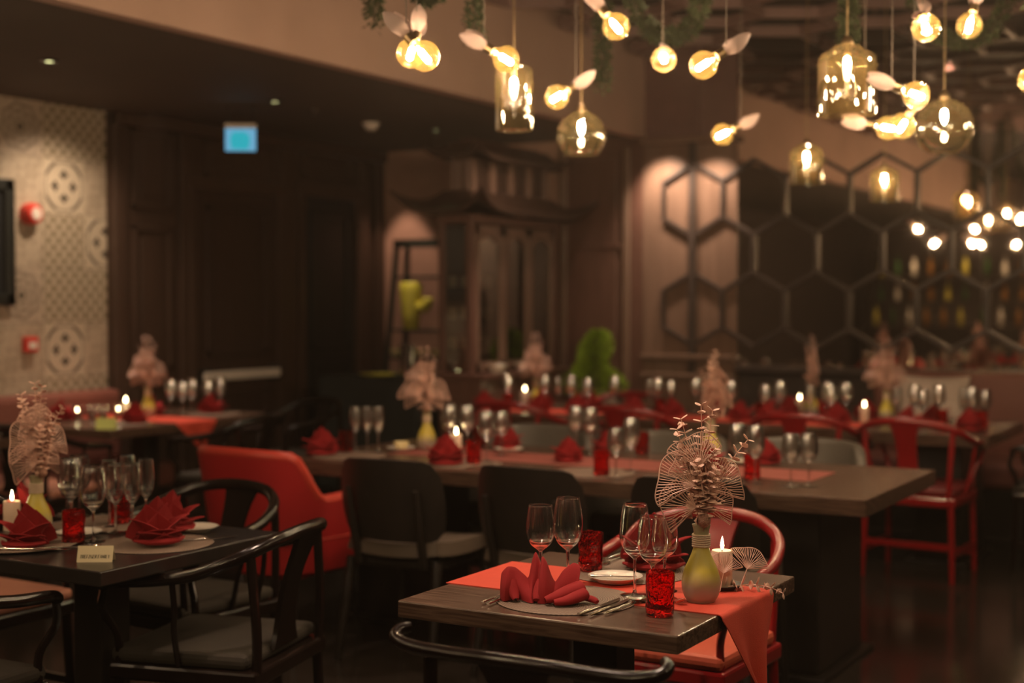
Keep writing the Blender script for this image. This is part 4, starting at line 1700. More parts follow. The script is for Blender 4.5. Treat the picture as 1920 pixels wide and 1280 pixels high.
for kind, x, y, rz, l in [('fork', -1.752, 2.985, 3, 'steel fork left of the big napkin on the front table, outer one'),
                          ('fork', -1.729, 2.975, 2, 'steel fork left of the big napkin on the front table, inner one'),
                          ('table_knife', -1.486, 2.99, -2, 'steel table knife right of the big napkin on the front table, inner one'),
                          ('table_knife', -1.462, 2.995, -1, 'steel table knife right of the big napkin on the front table, outer one'),
                          ('spoon', -1.437, 3.022, -2, 'steel spoon beside the red tumbler on the front table'),
                          ('table_knife', -1.738, 3.53, 178, 'steel table knife at the far-left corner of the front table, outer one'),
                          ('fork', -1.71, 3.53, 178, 'steel fork at the far-left corner of the front table, inner one')]:
    tag(cutlery(kind, x, y, R(rz), TZ + (.0036 if y < 3.2 else .0062)), l, {'fork': 'fork', 'table_knife': 'knife', 'spoon': 'spoon'}[kind], CG)
PROTO['vase'].scale = (1, 1, 1)
tag(puts('vase', -1.309, 3.178, 0, TZ + .0028), 'yellow-green bud vase with rope-wrapped neck on the front table', 'vase', 'bud vases')
BQ = bouquet(True, 5)
BQ.location = (-1.309, 3.178, TZ + .0028 + .172)
BQ.rotation_euler = (0, 0, R(27))
tag(BQ, 'rose-gold dried bouquet of lace leaves and eucalyptus on the front table', 'bouquet', 'dried bouquets')
dish = ob('candle_dish', G().lathe([(0, .001), (.040, .001), (.046, .006), (.052, .011), (.0515, .012), (.044, .008), (.036, .0045), (0, .004)], 36), M['blackframe'], None, (-1.322, 3.345, TZ + .0028))
tag(dish, 'small dark dish under the candle on the front table', 'dish')
tag(puts('candle', -1.322, 3.345, 0, TZ + .0068), 'lit ivory pillar candle behind the vase on the front table', 'candle', 'pillar candles')
o = ob('lace_leaf', LACE[1], None, None, (-1.255, 3.345, TZ + .012), (R(-30), R(25), R(25)))
tag(o, 'loose rose-gold lace leaf leaning beside the candle on the front table', 'leaf')
o.location.z = TZ + .058
o.scale = (.72, .72, .72)
o = ob('lace_leaf', LACE[2], None, None, (-1.30, 3.300, TZ + .050), (R(-20), R(14), R(30)))
o.scale = (.62, .62, .62)
tag(o, 'loose rose-gold lace leaf before the candle and right of the vase on the front table', 'leaf')
# fallen sprig on the runner
t = empty('fallen_sprig', (-1.305, 3.30, TZ + .006), R(0))
tag(t, 'dried rose-gold sprig lying by the candle over the edge of the front table', 'sprig')
pts = [Vector((.0, .03, .004)), Vector((.05, .045, .012)), Vector((.10, .05, .012)), Vector((.145, .045, -.0))]
pts = cat_rom(pts, 4)
ob('stem', G().tube(pts, .0013, 5), M['rosedull'], t)
rnd = random.Random(3)
for F_ in leaf_frames(pts, 9, .0, rnd):
    ob('leaf', LEAF_ME, None, t).matrix_local = F_ @ Matrix.Scale(.8, 4)
for (x, y, a) in [(-1.372, 3.145, 20), (-1.345, 3.115, 80)]:
    o = ob('petal', LEAF_ME, None, None, (x, y, TZ + .005), (R(70), R(12), R(a)))
    tag(o, 'loose dried petal %s the foot of the front vase' % ('left of' if y > 3.13 else 'just before'), 'petal', 'petals by the front vase')

# ------------------------------------------------------------------ the left table is laid
GLl = 'glasses on the left table'
for (x, y, l) in [(-3.36, 2.905, 'round woven placemat at the near-left of the left table'), (-3.03, 3.12, 'round woven placemat under the star napkin at the right of the left table'), (-3.42, 3.31, 'round woven placemat at the far side of the left table')]:
    tag(mat_at(x, y), l, 'placemat').location.z = TZ + .0003 + (.0031 if y > 3.2 else 0) + (.0062 if x < -3.3 and y < 3 else 0)
for (x, y, r_, k, s, l) in [(-3.30, 2.875, 20, 0, 1.1, 'red star-folded napkin at the left edge before the vase, left table'),
                            (-3.005, 3.105, 62, 1, 1.15, 'red star-folded napkin at the right side of the left table, front one'),
                            (-3.13, 3.30, 70, 2, 1.1, 'red star-folded napkin at the right side of the left table, rear one'),
                            (-3.66, 3.16, -50, 3, 1.2, 'red star-folded napkin behind the candle on the left table')]:
    o = napkin(x, y, R(r_), k, s)
    o.location.z = TZ + .0098
    tag(o, l, 'napkin', 'folded red napkins')
for kind, x, y in [('tall', -3.200, 3.040), ('flute', -3.262, 3.190), ('flute', -3.225, 3.225), ('flute', -3.285, 3.345), ('tall', -3.415, 3.150), ('wine', -3.50, 3.235), ('flute', -3.365, 3.265), ('wine', -3.60, 3.36), ('small', -3.68, 3.38), ('flute', -3.42, 3.40)]:
    row('left glass', puts(kind, x, y, random.uniform(0, 6), TZ + .0066), 'clear stemmed glass on the left table, {} from the left', 'wine glass', GLl)
tag(puts('tumbler', -3.238, 2.998, 2.0), 'red crinkled tumbler behind the name card on the left table', 'tumbler', 'red tumblers')
tag(puts('tumbler', -3.385, 3.33, 3.0, TZ + .0064), 'red crinkled tumbler among the stemmed glasses at the back of the left table', 'tumbler', 'red tumblers')
tag(puts('vase', -3.46, 3.055, 0), 'yellow-green bud vase with wrapped neck on the left table', 'vase', 'bud vases')
o = dup(BQ, (-3.46, 3.055, TZ + .170), R(80))
tag(o, 'dusty rose dried bouquet with lace leaves on the left table', 'bouquet', 'dried bouquets')
tag(puts('candle', -3.605, 3.085, 0), 'lit ivory pillar candle left of the vase on the left table', 'candle', 'pillar candles')
o = ob('side_plate', PLATE_ME, None, None, (-3.08, 3.35, TZ + .0030))
tag(o, 'white side plate behind the star napkins on the left table', 'plate', 'white side plates')
o = ob('side_plate', PLATE_ME, None, None, (-3.335, 3.11, TZ + .0005))
tag(o, 'white side plate between the vase and the red tumbler on the left table', 'plate', 'white side plates')
name_card('name_card', 'cream folded place card lettered with a family name on the left table', -2.975, 2.835, R(32), .098, .043, M['card'], 'TREFZGER FAMILY')
for kind, x, y, rz, l, z_ in [('table_knife', -3.21, 2.83, -62, 'steel table knife before the napkin at the left edge, left table', .0098),
                          ('spoon', -3.145, 2.895, -62, 'steel spoon with its bowl before the red tumbler, left table', .0098),
                          ('table_knife', -2.935, 3.24, -30, 'steel table knife at the right edge of the left table', .0035)]:
    tag(cutlery(kind, x, y, R(rz), TZ + z_), l, 'spoon' if kind == 'spoon' else 'knife', 'cutlery on the left table')

# ------------------------------------------------------------------ the middle table is laid
for (x, y, l) in [(-3.95, 5.33, 'at its left end'), (-3.33, 5.33, 'behind the left shell chair'), (-2.68, 5.33, 'behind the centre shell chair')]:
    tag(mat_at(x, y), 'round woven placemat on the middle table ' + l, 'placemat').location.z = TZ + .0003
tag(ob('table_runner', runner(-3.85, -1.80, 5.50, 5.84, 0, TZ + .0014, None), M['dullrunner']), 'long dusty-red cloth runner along the middle table', 'table runner')
for i, (x, y) in enumerate([(-4.09, 5.30), (-3.37, 5.255), (-2.955, 5.62), (-3.46, 5.95), (-2.94, 5.98), (-2.30, 5.66), (-2.16, 5.98)]):
    row('mid napkin', napkin(x, y, R(28 + 25 * math.sin(i * 3)), i, 1.15 if i < 2 else 1.0), 'red folded napkin on the middle table, {} from the left', 'napkin', 'folded red napkins')
for kind, x, y in [('flute2', -4.04, 5.50), ('flute2', -3.985, 5.52), ('flute2', -3.935, 5.54), ('tall2', -3.62, 5.68), ('tall2', -3.535, 5.70), ('tall2', -3.274, 5.44), ('wine2', -3.335, 5.68), ('tall2', -3.06, 5.90), ('tall2', -2.97, 5.87), ('wine2', -2.507, 5.185), ('tall2', -2.56, 5.44), ('tall2', -2.070, 5.40), ('tall2', -1.976, 5.35), ('wine2', -1.815, 5.31), ('wine2', -1.76, 5.36)]:
    row('mid glass', puts(kind, x, y, random.uniform(0, 6), TZ + (.003 if 5.49 < y < 5.85 else .0035)), 'clear stemmed glass on the middle table, {} from the left', 'wine glass', 'glasses on the middle table')
for x, y in [(-4.055, 5.445), (-3.279, 5.34), (-2.598, 5.235), (-2.018, 5.43), (-3.62, 5.95), (-2.80, 6.07)]:
    row('mid tumbler', puts('tumbler', x, y, random.uniform(0, 6), TZ + .0036), 'red crinkled tumbler on the middle table, {} from the left', 'tumbler', 'red tumblers')
PROTO['bq2'] = bouquet(False, 9, .30)
for x, y, l, r_ in [(-3.79, 5.74, 'left', 20), (-2.42, 5.98, 'right', 140)]:
    tag(puts('vase', x, y, 0, TZ + .003), 'yellow-green bud vase on the middle table, the %s one of two' % l, 'vase', 'bud vases')
    tag(puts('bq2', x, y, R(r_), TZ + .003 + .172), 'dusty rose dried bouquet on the middle table, the %s one of two' % l, 'bouquet', 'dried bouquets')
tag(puts('candle', -3.553, 5.63, 0, TZ + .003), 'lit pillar candle beside the left vase on the middle table', 'candle', 'pillar candles')
for x, y, l in [(-3.87, 5.64, 'before the left vase'), (-3.40, 5.86, 'before the left grey chair'), (-2.26, 5.93, 'beside the right vase')]:
    tag(ob('side_plate', PLATE_ME, None, None, (x, y, TZ + .003)), 'white side plate on the middle table ' + l, 'plate', 'white side plates')
bw = ob('butter_bowl', G().lathe([(0, 0), (.022, 0), (.024, .004), (.034, .020), (.038, .034), (.036, .034), (.031, .020), (0, .008)], 28), M['ivory'], None, (-3.87, 5.64, TZ + .0085))
tag(bw, 'small ivory bowl standing on a side plate of the middle table', 'bowl')
for x, y, l in [(-3.19, 5.25, 'behind the left shell chair'), (-2.46, 5.62, 'right of its middle')]:
    tag(cutlery('table_knife', x, y, R(-5)), 'steel table knife on the middle table ' + l, 'knife', 'cutlery on the middle table')

# ------------------------------------------------------------------ the back tables are laid
for i, (x0, x1, y0, y1, l) in enumerate([(-4.93, -3.99, 7.95, 8.28, 'on the back table beside the cabinet'), (-3.80, -2.3, 7.93, 8.26, 'on the long back table')]):
    tag(ob('table_runner', runner(x0, x1, y0, y1, 0, TZ + .0014, None), M['runner']), 'orange-red cloth runner ' + l, 'table runner')
for i, (x, y) in enumerate([(-4.86, 8.05), (-4.65, 8.45), (-4.43, 8.02), (-4.16, 8.05), (-4.30, 8.52), (-3.76, 8.03), (-3.53, 8.08), (-3.45, 8.55), (-3.06, 8.05), (-2.88, 8.06), (-2.94, 8.55), (-2.49, 8.08), (-2.44, 8.52), (-2.06, 8.06), (-2.03, 8.58), (-1.73, 8.05)]):
    row('back napkin', napkin(x, y, R(28 + 30 * math.sin(i * 5)), i, 1.1), 'red folded napkin on the back tables, {} from the left', 'napkin', 'folded red napkins')
for i, (x, y) in enumerate([(-4.90, 8.40), (-4.82, 8.30), (-4.54, 8.30), (-4.47, 8.36), (-4.34, 8.30), (-4.24, 8.34), (-4.05, 8.36), (-3.80, 8.36), (-3.72, 8.30), (-3.66, 8.38), (-3.50, 8.40), (-3.42, 8.34), (-3.22, 8.30), (-3.00, 8.30), (-2.93, 8.36), (-2.72, 8.30), (-2.65, 8.42), (-2.59, 8.30), (-2.53, 8.40), (-2.19, 8.28), (-2.11, 8.36), (-2.04, 8.28), (-1.98, 8.40), (-1.83, 8.36), (-1.77, 8.29), (-1.72, 8.40)]):
    k = ['tall2', 'wine2', 'tall2', 'flute2'][i % 4]
    row('back glass', puts(k, x, y, 0, TZ + .0028), 'clear stemmed glass on the back tables, {} from the left', 'wine glass', 'glasses on the back tables')
for x, y in [(-4.73, 8.14), (-3.65, 8.18), (-2.98, 8.16), (-2.60, 8.20), (-1.90, 8.12), (-1.69, 8.17)]:
    row('back tumbler', puts('tumbler', x, y, 0, TZ + .0028), 'red crinkled tumbler on the back tables, {} from the left', 'tumbler', 'red tumblers')
for x, y, r_, l in [(-4.70, 8.47, 50, 'back table beside the cabinet'), (-2.30, 8.46, 10, 'long back table before the cushion'), (-2.83, 8.66, 90, 'middle of the long back table, against the mirror')]:
    tag(puts('vase', x, y, 0, TZ + .0005), 'yellow-green bud vase on the ' + l, 'vase', 'bud vases')
    tag(puts('bq2', x, y, R(r_), TZ + .172), 'dusty rose dried bouquet on the ' + l, 'bouquet', 'dried bouquets')
for x, y, l in [(-4.84, 8.56, 'back table beside the cabinet'), (-2.39, 8.30, 'long back table left of the vase before the cushion'), (-2.92, 8.70, 'middle of the long back table near the mirror')]:
    tag(puts('candle', x, y, 0, TZ + .0005), 'lit pillar candle on the ' + l, 'candle', 'pillar candles')
# a slim table-number stand right of the back vase
t = empty('number_stand', (-1.88, 8.20, TZ), R(30))
tag(t, 'slim white bent-wire stand on the right end of the long back table', 'stand')
ob('wire_frame', G().tube([(-.04, 0, .006), (-.04, 0, .135), (.04, 0, .135), (.04, 0, .006)], .004, 6), M['white'], t)
ob('foot_bar', G().box(-.05, .05, -.025, .025, 0, .006), M['white'], t, smooth=0)

# ------------------------------------------------------------------ the tables along the left banquette
tag(ob('table_runner', runner(-6.70, -5.87, 6.22, 6.56, .18, TZ + .0014, None), M['runner']), 'orange-red cloth runner on the lime-card table, its end hanging', 'table runner')
for i, (x, y) in enumerate([(-6.09, 6.12), (-6.20, 6.90), (-6.44, 6.62), (-6.62, 6.05)]):
    row('lb napkin', napkin(x, y, R(60 + 20 * i), i, 1.1), 'red folded napkin on the lime-card table, {} from the left', 'napkin', 'folded red napkins')
for i, (x, y) in enumerate([(-6.36, 6.70), (-6.30, 6.74), (-6.245, 6.77), (-6.26, 6.93), (-6.20, 6.98)]):
    row('lb glass', puts(['tall2', 'wine2'][i % 2], x, y, 0, TZ), 'clear stemmed glass on the lime-card table, {} from the left', 'wine glass', 'glasses on the lime-card table')
tag(puts('vase', -6.32, 6.46, 0, TZ + .0028), 'yellow-green bud vase on the lime-card table below the tiled wall', 'vase', 'bud vases')
tag(puts('bq2', -6.32, 6.46, R(60), TZ + .175), 'dusty rose dried bouquet on the lime-card table before the wood wall', 'bouquet', 'dried bouquets')
tag(puts('candle', -6.42, 6.37, 0, TZ + .0028), 'lit pillar candle left of the vase on the lime-card table', 'candle', 'pillar candles')
name_card('name_card', 'lime-yellow folded card at the near end of the banquette table', -5.965, 5.77, R(35), .11, .062, M['limecard'])
TL = G().lathe([(0, 0), (.024, 0), (.026, .003), (.030, .060), (.031, .085), (.029, .085), (.027, .06), (.023, .012), (0, .010)], 20).mesh('tealight_glass', 50)
TL.materials.append(M['clear'])
WX_ME = G().lathe([(0, 0), (.021, 0), (.022, .035), (0, .034)], 16).mesh('candle_wax', 50)
WX_ME.materials.append(M['wax'])
for i in range(6):
    x, y = -6.66 + .052 * i + .012 * (i % 2), 6.12 + .055 * i - .03 * (i % 2)
    t = empty('tealight', (x, y, TZ))
    ob('glass', TL, None, t)
    ob('wax', WX_ME, None, t, (0, 0, .0102))
    ob('wick', G().tube([(0, 0, .043), (0, 0, .051)], .001, 5), M['wick'], t)
    if i in (1, 4, 5):
        ob('flame', G().lathe([(0, 0), (.003, .004), (.004, .010), (.0015, .02), (0, .024)], 10, o=(0, 0, .046)), M['flame'], t)
    row('tealight', t, 'clear tealight glass on the lime-card table, {} from the left', 'tealight', 'tealight glasses on the banquette table')
tag(mat_at(-6.13, 6.05), 'round woven placemat near the lime card', 'placemat').location.z = TZ + .0002
tag(mat_at(-6.15, 6.86), 'round woven placemat at the far end of the lime-card table', 'placemat').location.z = TZ + .0002
tag(ob('table_runner', runner(-6.73, -6.02, 4.75, 5.06, 0, TZ + .0014, None), M['runner']), 'orange-red cloth runner on the table cut by the left edge', 'table runner')
tag(ob('side_plate', PLATE_ME, None, None, (-6.13, 5.17, TZ + .0005)), 'white side plate on the table cut by the left edge', 'plate', 'white side plates')

# ------------------------------------------------------------------ pagoda display cabinet
CX0, CX1, CY0, CY1 = -5.36, -5.02, 8.27, 9.52
t = empty('display_cabinet', (0, 0, 0))
tag(t, 'tall red-brown pagoda-roofed display cabinet with glass doors by the back wall', 'cabinet')
W = M['cabwood']
ob('base_cabinet', G().box(CX0, CX1 + .0, CY0, CY1, .06, .93), W, t, smooth=0, bevel=.008)
ob('plinth', G().box(CX0 + .03, CX1 - .03, CY0 + .03, CY1 - .03, 0, .06), W, t, smooth=0)
ob('ledge', G().box(CX0 - .02, CX1 + .04, CY0 - .03, CY1 + .03, .93, .965), W, t, smooth=0, bevel=.008)
FX = CX1 - .10
for k in range(3):
    y0 = CY0 + .05 + k * .39
    d = ob('base_door', G().box(CX1, CX1 + .018, y0, y0 + .36, .12, .88), W, t, smooth=0, bevel=.006)
    ob('door_knob', G().lathe([(0, 0), (.010, .002), (.012, .010), (.006, .016), (0, .017)], 12, M=Matrix.Translation((CX1 + .018, y0 + .31, .52)) @ ROTX), M['brass'], d)
for (x, y) in [(CX0 + .02, CY0 + .03), (CX0 + .02, CY1 - .03), (FX, CY0 + .03), (FX, CY1 - .03)]:
    ob('corner_post', G().box(x - .025, x + .025, y - .028, y + .028, .965, 2.02), W, t, smooth=0, bevel=.005)
ob('back_panel', G().box(CX0, CX0 + .012, CY0 + .03, CY1 - .03, .965, 2.02), W, t, smooth=0)
for k in range(3):
    y0 = CY0 + .07 + k * .375
    g = G()
    g.box(FX, FX + .024, y0, y0 + .045, .98, 1.99).box(FX, FX + .024, y0 + .315, y0 + .36, .98, 1.99)
    g.box(FX, FX + .024, y0, y0 + .36, .98, 1.04).box(FX, FX + .024, y0, y0 + .36, 1.92, 1.99)
    d = ob('glass_door', g, M['redwood'], t, smooth=0, bevel=.004)
    ob('pane', G().box(FX + .008, FX + .013, y0 + .045, y0 + .315, 1.04, 1.92), M['cabglass'], d, smooth=0)
    arch = [(-.135, 0), (-.135, -.05), (-.09, -.035), (-.05, -.012), (0, -.004), (.05, -.012), (.09, -.035), (.135, -.05), (.135, 0)]
    ob('carved_arch', G().prism(arch, 0, .016, Matrix.Translation((FX + .005, y0 + .18, 1.92)) @ Matrix(((0, 0, 1, 0), (1, 0, 0, 0), (0, 1, 0, 0), (0, 0, 0, 1)))), M['redwood'], d, smooth=0)
for (y) in (CY0 + .012, CY1 - .018):
    ob('side_pane', G().box(CX0 + .05, FX - .03, y, y + .005, .98, 1.99), M['cabglass'], t, smooth=0)
for z in (1.13, 1.34, 1.56):
    ob('shelf', G().box(CX0 + .014, FX - .005, CY0 + .04, CY1 - .04, z - .012, z), M['cabglass'], t, smooth=0)

def pagoda_roof(x0, x1, y0, y1, z0, z1, ov, lift, name):
    """hipped roof with eaves that turn up at the corners"""
    g = G()
    n, m = 48, 7
    cx, cy = (x0 + x1) / 2, (y0 + y1) / 2
    hx, hy = (x1 - x0) / 2, (y1 - y0) / 2
    gr = []
    for i in range(n):
        a = 4 * i / n
        s, q = int(a), (a - int(a)) * 2 - 1
        ex, ey = [(q, -1), (1, q), (-q, 1), (-1, -q)][s]
        r_ = []
        for j in range(m):
            v = j / (m - 1)
            o_ = ov * v
            c4 = abs(q) ** 5
            px = cx + ex * (hx + o_ * (1 + .25 * c4 * v))
            py = cy + ey * (hy + o_ * (1 + .25 * c4 * v))
            z = z1 - (z1 - z0) * (1 - (1 - v) ** 1.8) + lift * c4 * v ** 2
            r_.append((px, py, z))
        gr.append(r_)
    g.sheet(gr, .022, closed_u=True)
    return ob(name, g, M['woodwall'], t)


ob('frieze', G().box(CX0 - .01, FX + .04, CY0 - .01, CY1 + .01, 2.0, 2.06), W, t, smooth=0, bevel=.006)
pagoda_roof(CX0 + .03, FX - .02, CY0 + .03, CY1 - .03, 2.07, 2.22, .22, .15, 'lower_roof')
ob('upper_storey', G().box(CX0 + .06, FX - .04, CY0 + .10, CY1 - .10, 2.16, 2.46), M['door'], t, smooth=0)
for k in range(5):
    y = CY0 + .10 + k * (CY1 - CY0 - .2) / 4
    ob('upper_post', G().box(FX - .05, FX - .005, y - .022, y + .022, 2.16, 2.44), M['redwood'], t, smooth=0, bevel=.004)
for x in (CX0 + .07, (CX0 + FX) / 2, FX - .06):
    ob('upper_post', G().box(x - .02, x + .02, CY0 + .07, CY0 + .105, 2.16, 2.44), M['redwood'], t, smooth=0, bevel=.004)
pagoda_roof(CX0 + .05, FX - .03, CY0 + .09, CY1 - .09, 2.45, 2.56, .12, .08, 'upper_roof')
ob('roof_ridge', G().box(CX0 + .08, FX - .06, CY0 + .14, CY1 - .14, 2.53, 2.59), W, t, smooth=0, bevel=.01)

CUP = G().lathe([(0, 0), (.022, 0), (.024, .004), (.030, .05), (.033, .078), (.031, .078), (.028, .05), (.021, .008), (0, .007)], 18).mesh('small_cup', 50)
CUP.materials.append(M['porcelain'])
for z, cat_ in ((1.13, 'lower'), (1.34, 'middle'), (1.56, 'upper')):
    for k in range(5):
        o = ob('small_cup', CUP, None, None, (CX0 + .055 + .043 * (k % 4) + .005, CY0 + .09 + .085 * k, z))
        row('cup' + cat_, o, 'small pale cup on the cabinet\'s ' + cat_ + ' shelf, {} from the left', 'cup', 'cups in the display cabinet')
DISH = G().lathe([(0, 0), (.05, 0), (.085, .045), (.088, .058), (.084, .058), (.05, .010), (0, .008)], 28).mesh('dish', 50)
DISH.materials.append(M['porcelain'])
for k, y in enumerate((8.55, 8.92)):
    o = ob('dish', DISH, None, None, (CX1 - .035, y, .965))
    tag(o, 'white dish on the ledge of the pagoda cabinet, ' + ('left' if k == 0 else 'right') + ' one', 'dish')
    o.scale = (.75, 1, 1)

# ------------------------------------------------------------------ service table and ladder shelf in the niche
t = empty('service_table', (-5.95, 8.62, 0))
tag(t, 'dark service table under a green-black cloth in front of the niche', 'table')
ob('tabletop', G().box(-.42, .40, -.36, .36, .88, .915), M['darkwood'], t, smooth=0, bevel=.004)
for s in (1, -1):
    for q in (1, -1):
        ob('leg', G().box(s * .36 - .025, s * .36 + .025, q * .30 - .025, q * .30 + .025, 0, .88), M['darkwood'], t, smooth=0)
gr = []
per = []
for i in range(96):
    a = 4 * i / 96
    s, q = int(a), (a - int(a)) * 2 - 1
    ex, ey = [(q, -1), (1, q), (-q, 1), (-1, -q)][s]
    per.append((ex, ey, i))
for (ex, ey, i) in per:
    r_ = []
    for (k, z) in [(.0, .9185), (.6, .9185), (.98, .9185), (1.005, .912), (1.012, .80), (1.02, .5), (1.03, .12)]:
        w = 1 + (.02 * math.sin(i * 1.15) * (1 - z) if z < .9 else 0)
        r_.append((-.01 + ex * .42 * k * w, ey * .37 * k * w, z))
    gr.append(r_)
cl = ob('tablecloth', G().sheet(gr, .003, closed_u=True), M['cloth_dark'], None, (-5.95, 8.62, 0))
tag(cl, 'green-black cloth hanging over the service table by the niche', 'tablecloth')
pl = ob('serving_plate', G().lathe([(0, 0), (.08, 0), (.135, .012), (.14, .018), (.08, .008), (0, .006)], 32), M['yellow'], None, (-5.98, 8.42, .921))
tag(pl, 'wide yellow plate on the service table', 'plate')
t = empty('ice_bucket', (-5.80, 8.52, .921))
tag(t, 'tall slim steel wine cooler on the service table', 'ice bucket')
ob('cylinder', G().lathe([(0, 0), (.045, 0), (.05, .004), (.052, .22), (.054, .226), (.050, .224), (.046, .01), (0, .008)], 28), M['steel'], t)
ob('ring_handle', G().tube([(.055 + .012 * math.cos(a * PI / 8), .012 * math.sin(a * PI / 8), .17) for a in range(16)], .002, 6, closed=True), M['steel'], t)

t = empty('ladder_shelf', (-6.14, 9.45, 0))
tag(t, 'black A-frame ladder shelf standing in the lit niche', 'shelf')
for s in (-1, 1):
    for q in (-1, 1):
        ob('rail', G().tube([(s * .46, q * .20, 0), (s * .33, q * .07, 1.92)], .024, 4), M['blackframe'], t)
ob('top_bar', G().box(-.36, .36, -.085, .085, 1.89, 1.95), M['blackframe'], t, smooth=0)
for z in (.42, 1.02, 1.24, 1.66):
    w = .46 - .13 * z / 1.92
    dd = .20 - .13 * z / 1.92
    ob('shelf_board', G().box(-w, w, -dd - .02, dd + .02, z - .02, z), M['blackframe'], t, smooth=0, bevel=.003)
t = empty('yellow_vase', (-6.34, 9.38, 1.24))
tag(t, 'bright yellow vase with a stubby side arm on the ladder shelf', 'vase')
ob('vase_body', G().lathe([(0, 0), (.055, 0), (.062, .01), (.075, .12), (.092, .30), (.092, .35), (.078, .372), (0, .376)], 28), M['yellow'], t)
ob('side_arm', G().tube(cat_rom([(.05, 0, .17), (.13, 0, .18), (.155, 0, .215), (.155, 0, .25)], 5), [.046] * 14 + [.04, .025], 14), M['yellow'], t)
for i, (x, c, hh, l) in enumerate([(-6.02, 'bottle_green', .26, 'green'), (-5.93, 'bottle_amber', .29, 'amber')]):
    t = empty('bottle', (x, 9.43, 1.24))
    tag(t, l + ' glass bottle on the ladder shelf beside the yellow vase', 'bottle')
    ob('bottle_body', G().lathe([(0, 0), (.032, 0), (.036, .004), (.036, hh * .58), (.028, hh * .68), (.013, hh * .78), (.0125, hh * .97), (0, hh * .97)], 22), M[c], t)
    ob('cap', G().lathe([(0, hh * .95), (.015, hh * .95), (.015, hh), (0, hh)], 16), M['brass'], t)
for i, x in enumerate((-6.45, -6.26, -6.07, -5.93)):
    o = ob('bowl', G().lathe([(0, 0), (.03, 0), (.062, .03), (.07, .06), (.067, .06), (.055, .03), (0, .008)], 24), M['ivory'], None, (x, 9.36, 1.02))
    row('sbowl', o, 'small ivory bowl on a low board of the ladder shelf, {} from the left', 'bowl', 'bowls on the ladder shelf')
lm = empty('table_lamp', (-5.55, 8.80, .921))
tag(lm, 'small pear-shaped lit lamp at the right end of the service table', 'lamp')
ob('lamp_base', G().lathe([(0, 0), (.03, 0), (.03, .008), (.006, .012), (.006, .05), (0, .05)], 18), M['brass'], lm)
ob('lamp_shade', G().lathe([(0, .045), (.020, .048), (.030, .065), (.027, .085), (.014, .115), (.006, .13), (0, .132)], 18), EMI('warm_lamp_shade', (1, .78, .42), 1.4), lm)

# potted bush by the wall
t = empty('potted_bush', (-4.74, 9.45, 0))
tag(t, 'bright green clipped bush in a white planter by the back wall', 'plant')
ob('planter', G().lathe([(0, 0), (.12, 0), (.125, .01), (.17, .62), (.18, .64), (.165, .64), (.155, .60), (0, .60)], 28), M['white'], t)
ob('trunk', G().tube([(0, 0, .58), (.01, 0, .8), (0, .01, 1.05)], [.018, .014, .008], 8), M['woodwall'], t)
rnd = random.Random(8)
g = G()
for k in range(1500):
    z = rnd.random() ** .8
    rad = (.14 * (1 - z) ** .6 + .05 * math.sin(z * 9) * (1 - z) + .03) * rnd.random() ** .35
    a = rnd.uniform(0, 2 * PI)
    rad *= 1 + .35 * math.sin(3 * a + z * 7)
    c = (rad * math.cos(a) - .03 + .05 * z, rad * math.sin(a), .76 + .47 * z)
    F_ = Matrix.Translation(c) @ Matrix.Rotation(a, 4, 'Z') @ Matrix.Rotation(rnd.uniform(.1, 1.7), 4, 'Y') @ Matrix.Rotation(rnd.uniform(-.8, .8), 4, 'Z') @ Matrix.Scale(rnd.uniform(.8, 1.5), 4)
    g.add([(0, 0, 0), (-.010, .004, .016), (0, .008, .036), (.010, .004, .016)], [(0, 3, 2, 1)], F_)
ob('foliage', g, M['lime_leaf'], t, smooth=0, kind='stuff')
g = G()
for k in range(500):
    a, z = rnd.uniform(0, 2 * PI), rnd.random()
    rad = .19 * math.sqrt(rnd.random()) * (1 - z * .6)
    F_ = Matrix.Translation((rad * math.cos(a), rad * math.sin(a), .66 + .13 * z)) @ Matrix.Rotation(a, 4, 'Z') @ Matrix.Rotation(rnd.uniform(.3, 1.9), 4, 'Y')
    g.add([(0, 0, 0), (-.012, .003, .014), (0, .006, .03), (.012, .003, .014)], [(0, 3, 2, 1)], F_)
ob('white_flowers', g, M['whiteflower'], t, smooth=0, kind='stuff')

# ------------------------------------------------------------------ bar behind the camera, seen only in the mirror
t = empty('back_bar', (-5.0, -3.6, 0))
tag(t, 'dark back bar with bottle shelves, seen in the hexagon mirror', 'bar')
ob('counter', G().box(-1.6, 1.9, -.25, .35, 0, 1.05), M['darkwood'], t, smooth=0, bevel=.01)
for z in (1.45, 1.85):
    ob('shelf_board', G().box(-1.6, 1.9, -.35, -.05, z - .03, z), M['darkwood'], t, smooth=0)
for x in (-1.6, .15, 1.86):
    ob('upright', G().box(x, x + .04, -.35, -.05, 1.05, 2.3), M['darkwood'], t, smooth=0)
BOT = {}
for k, c in (('green', 'bottle_green'), ('amber', 'bottle_amber'), ('yellow', 'yellow'), ('white', 'porcelain')):
    BOT[k] = G().lathe([(0, 0), (.036, 0), (.04, .004), (.04, .17), (.031, .20), (.014, .235), (.0135, .30), (0, .30)], 14).mesh('bottle', 50)
    BOT[k].materials.append(M[c])
for z in (1.05, 1.45, 1.85):
    for k in range(12):
        o = ob('bottle', BOT[['green', 'amber', 'yellow', 'white', 'amber'][(k * 3 + int(z * 7)) % 5]], None, None, (-6.45 + k * .27 + (.07 if k > 5 else 0), -3.79 if z > 1.1 else -3.5, z))
        row('bar%d' % int(z * 100), o, 'bottle on the %s of the mirrored back bar, {} from the left' % {1.05: 'counter', 1.45: 'lower shelf', 1.85: 'upper shelf'}[z], 'bottle', 'bottles on the back bar')
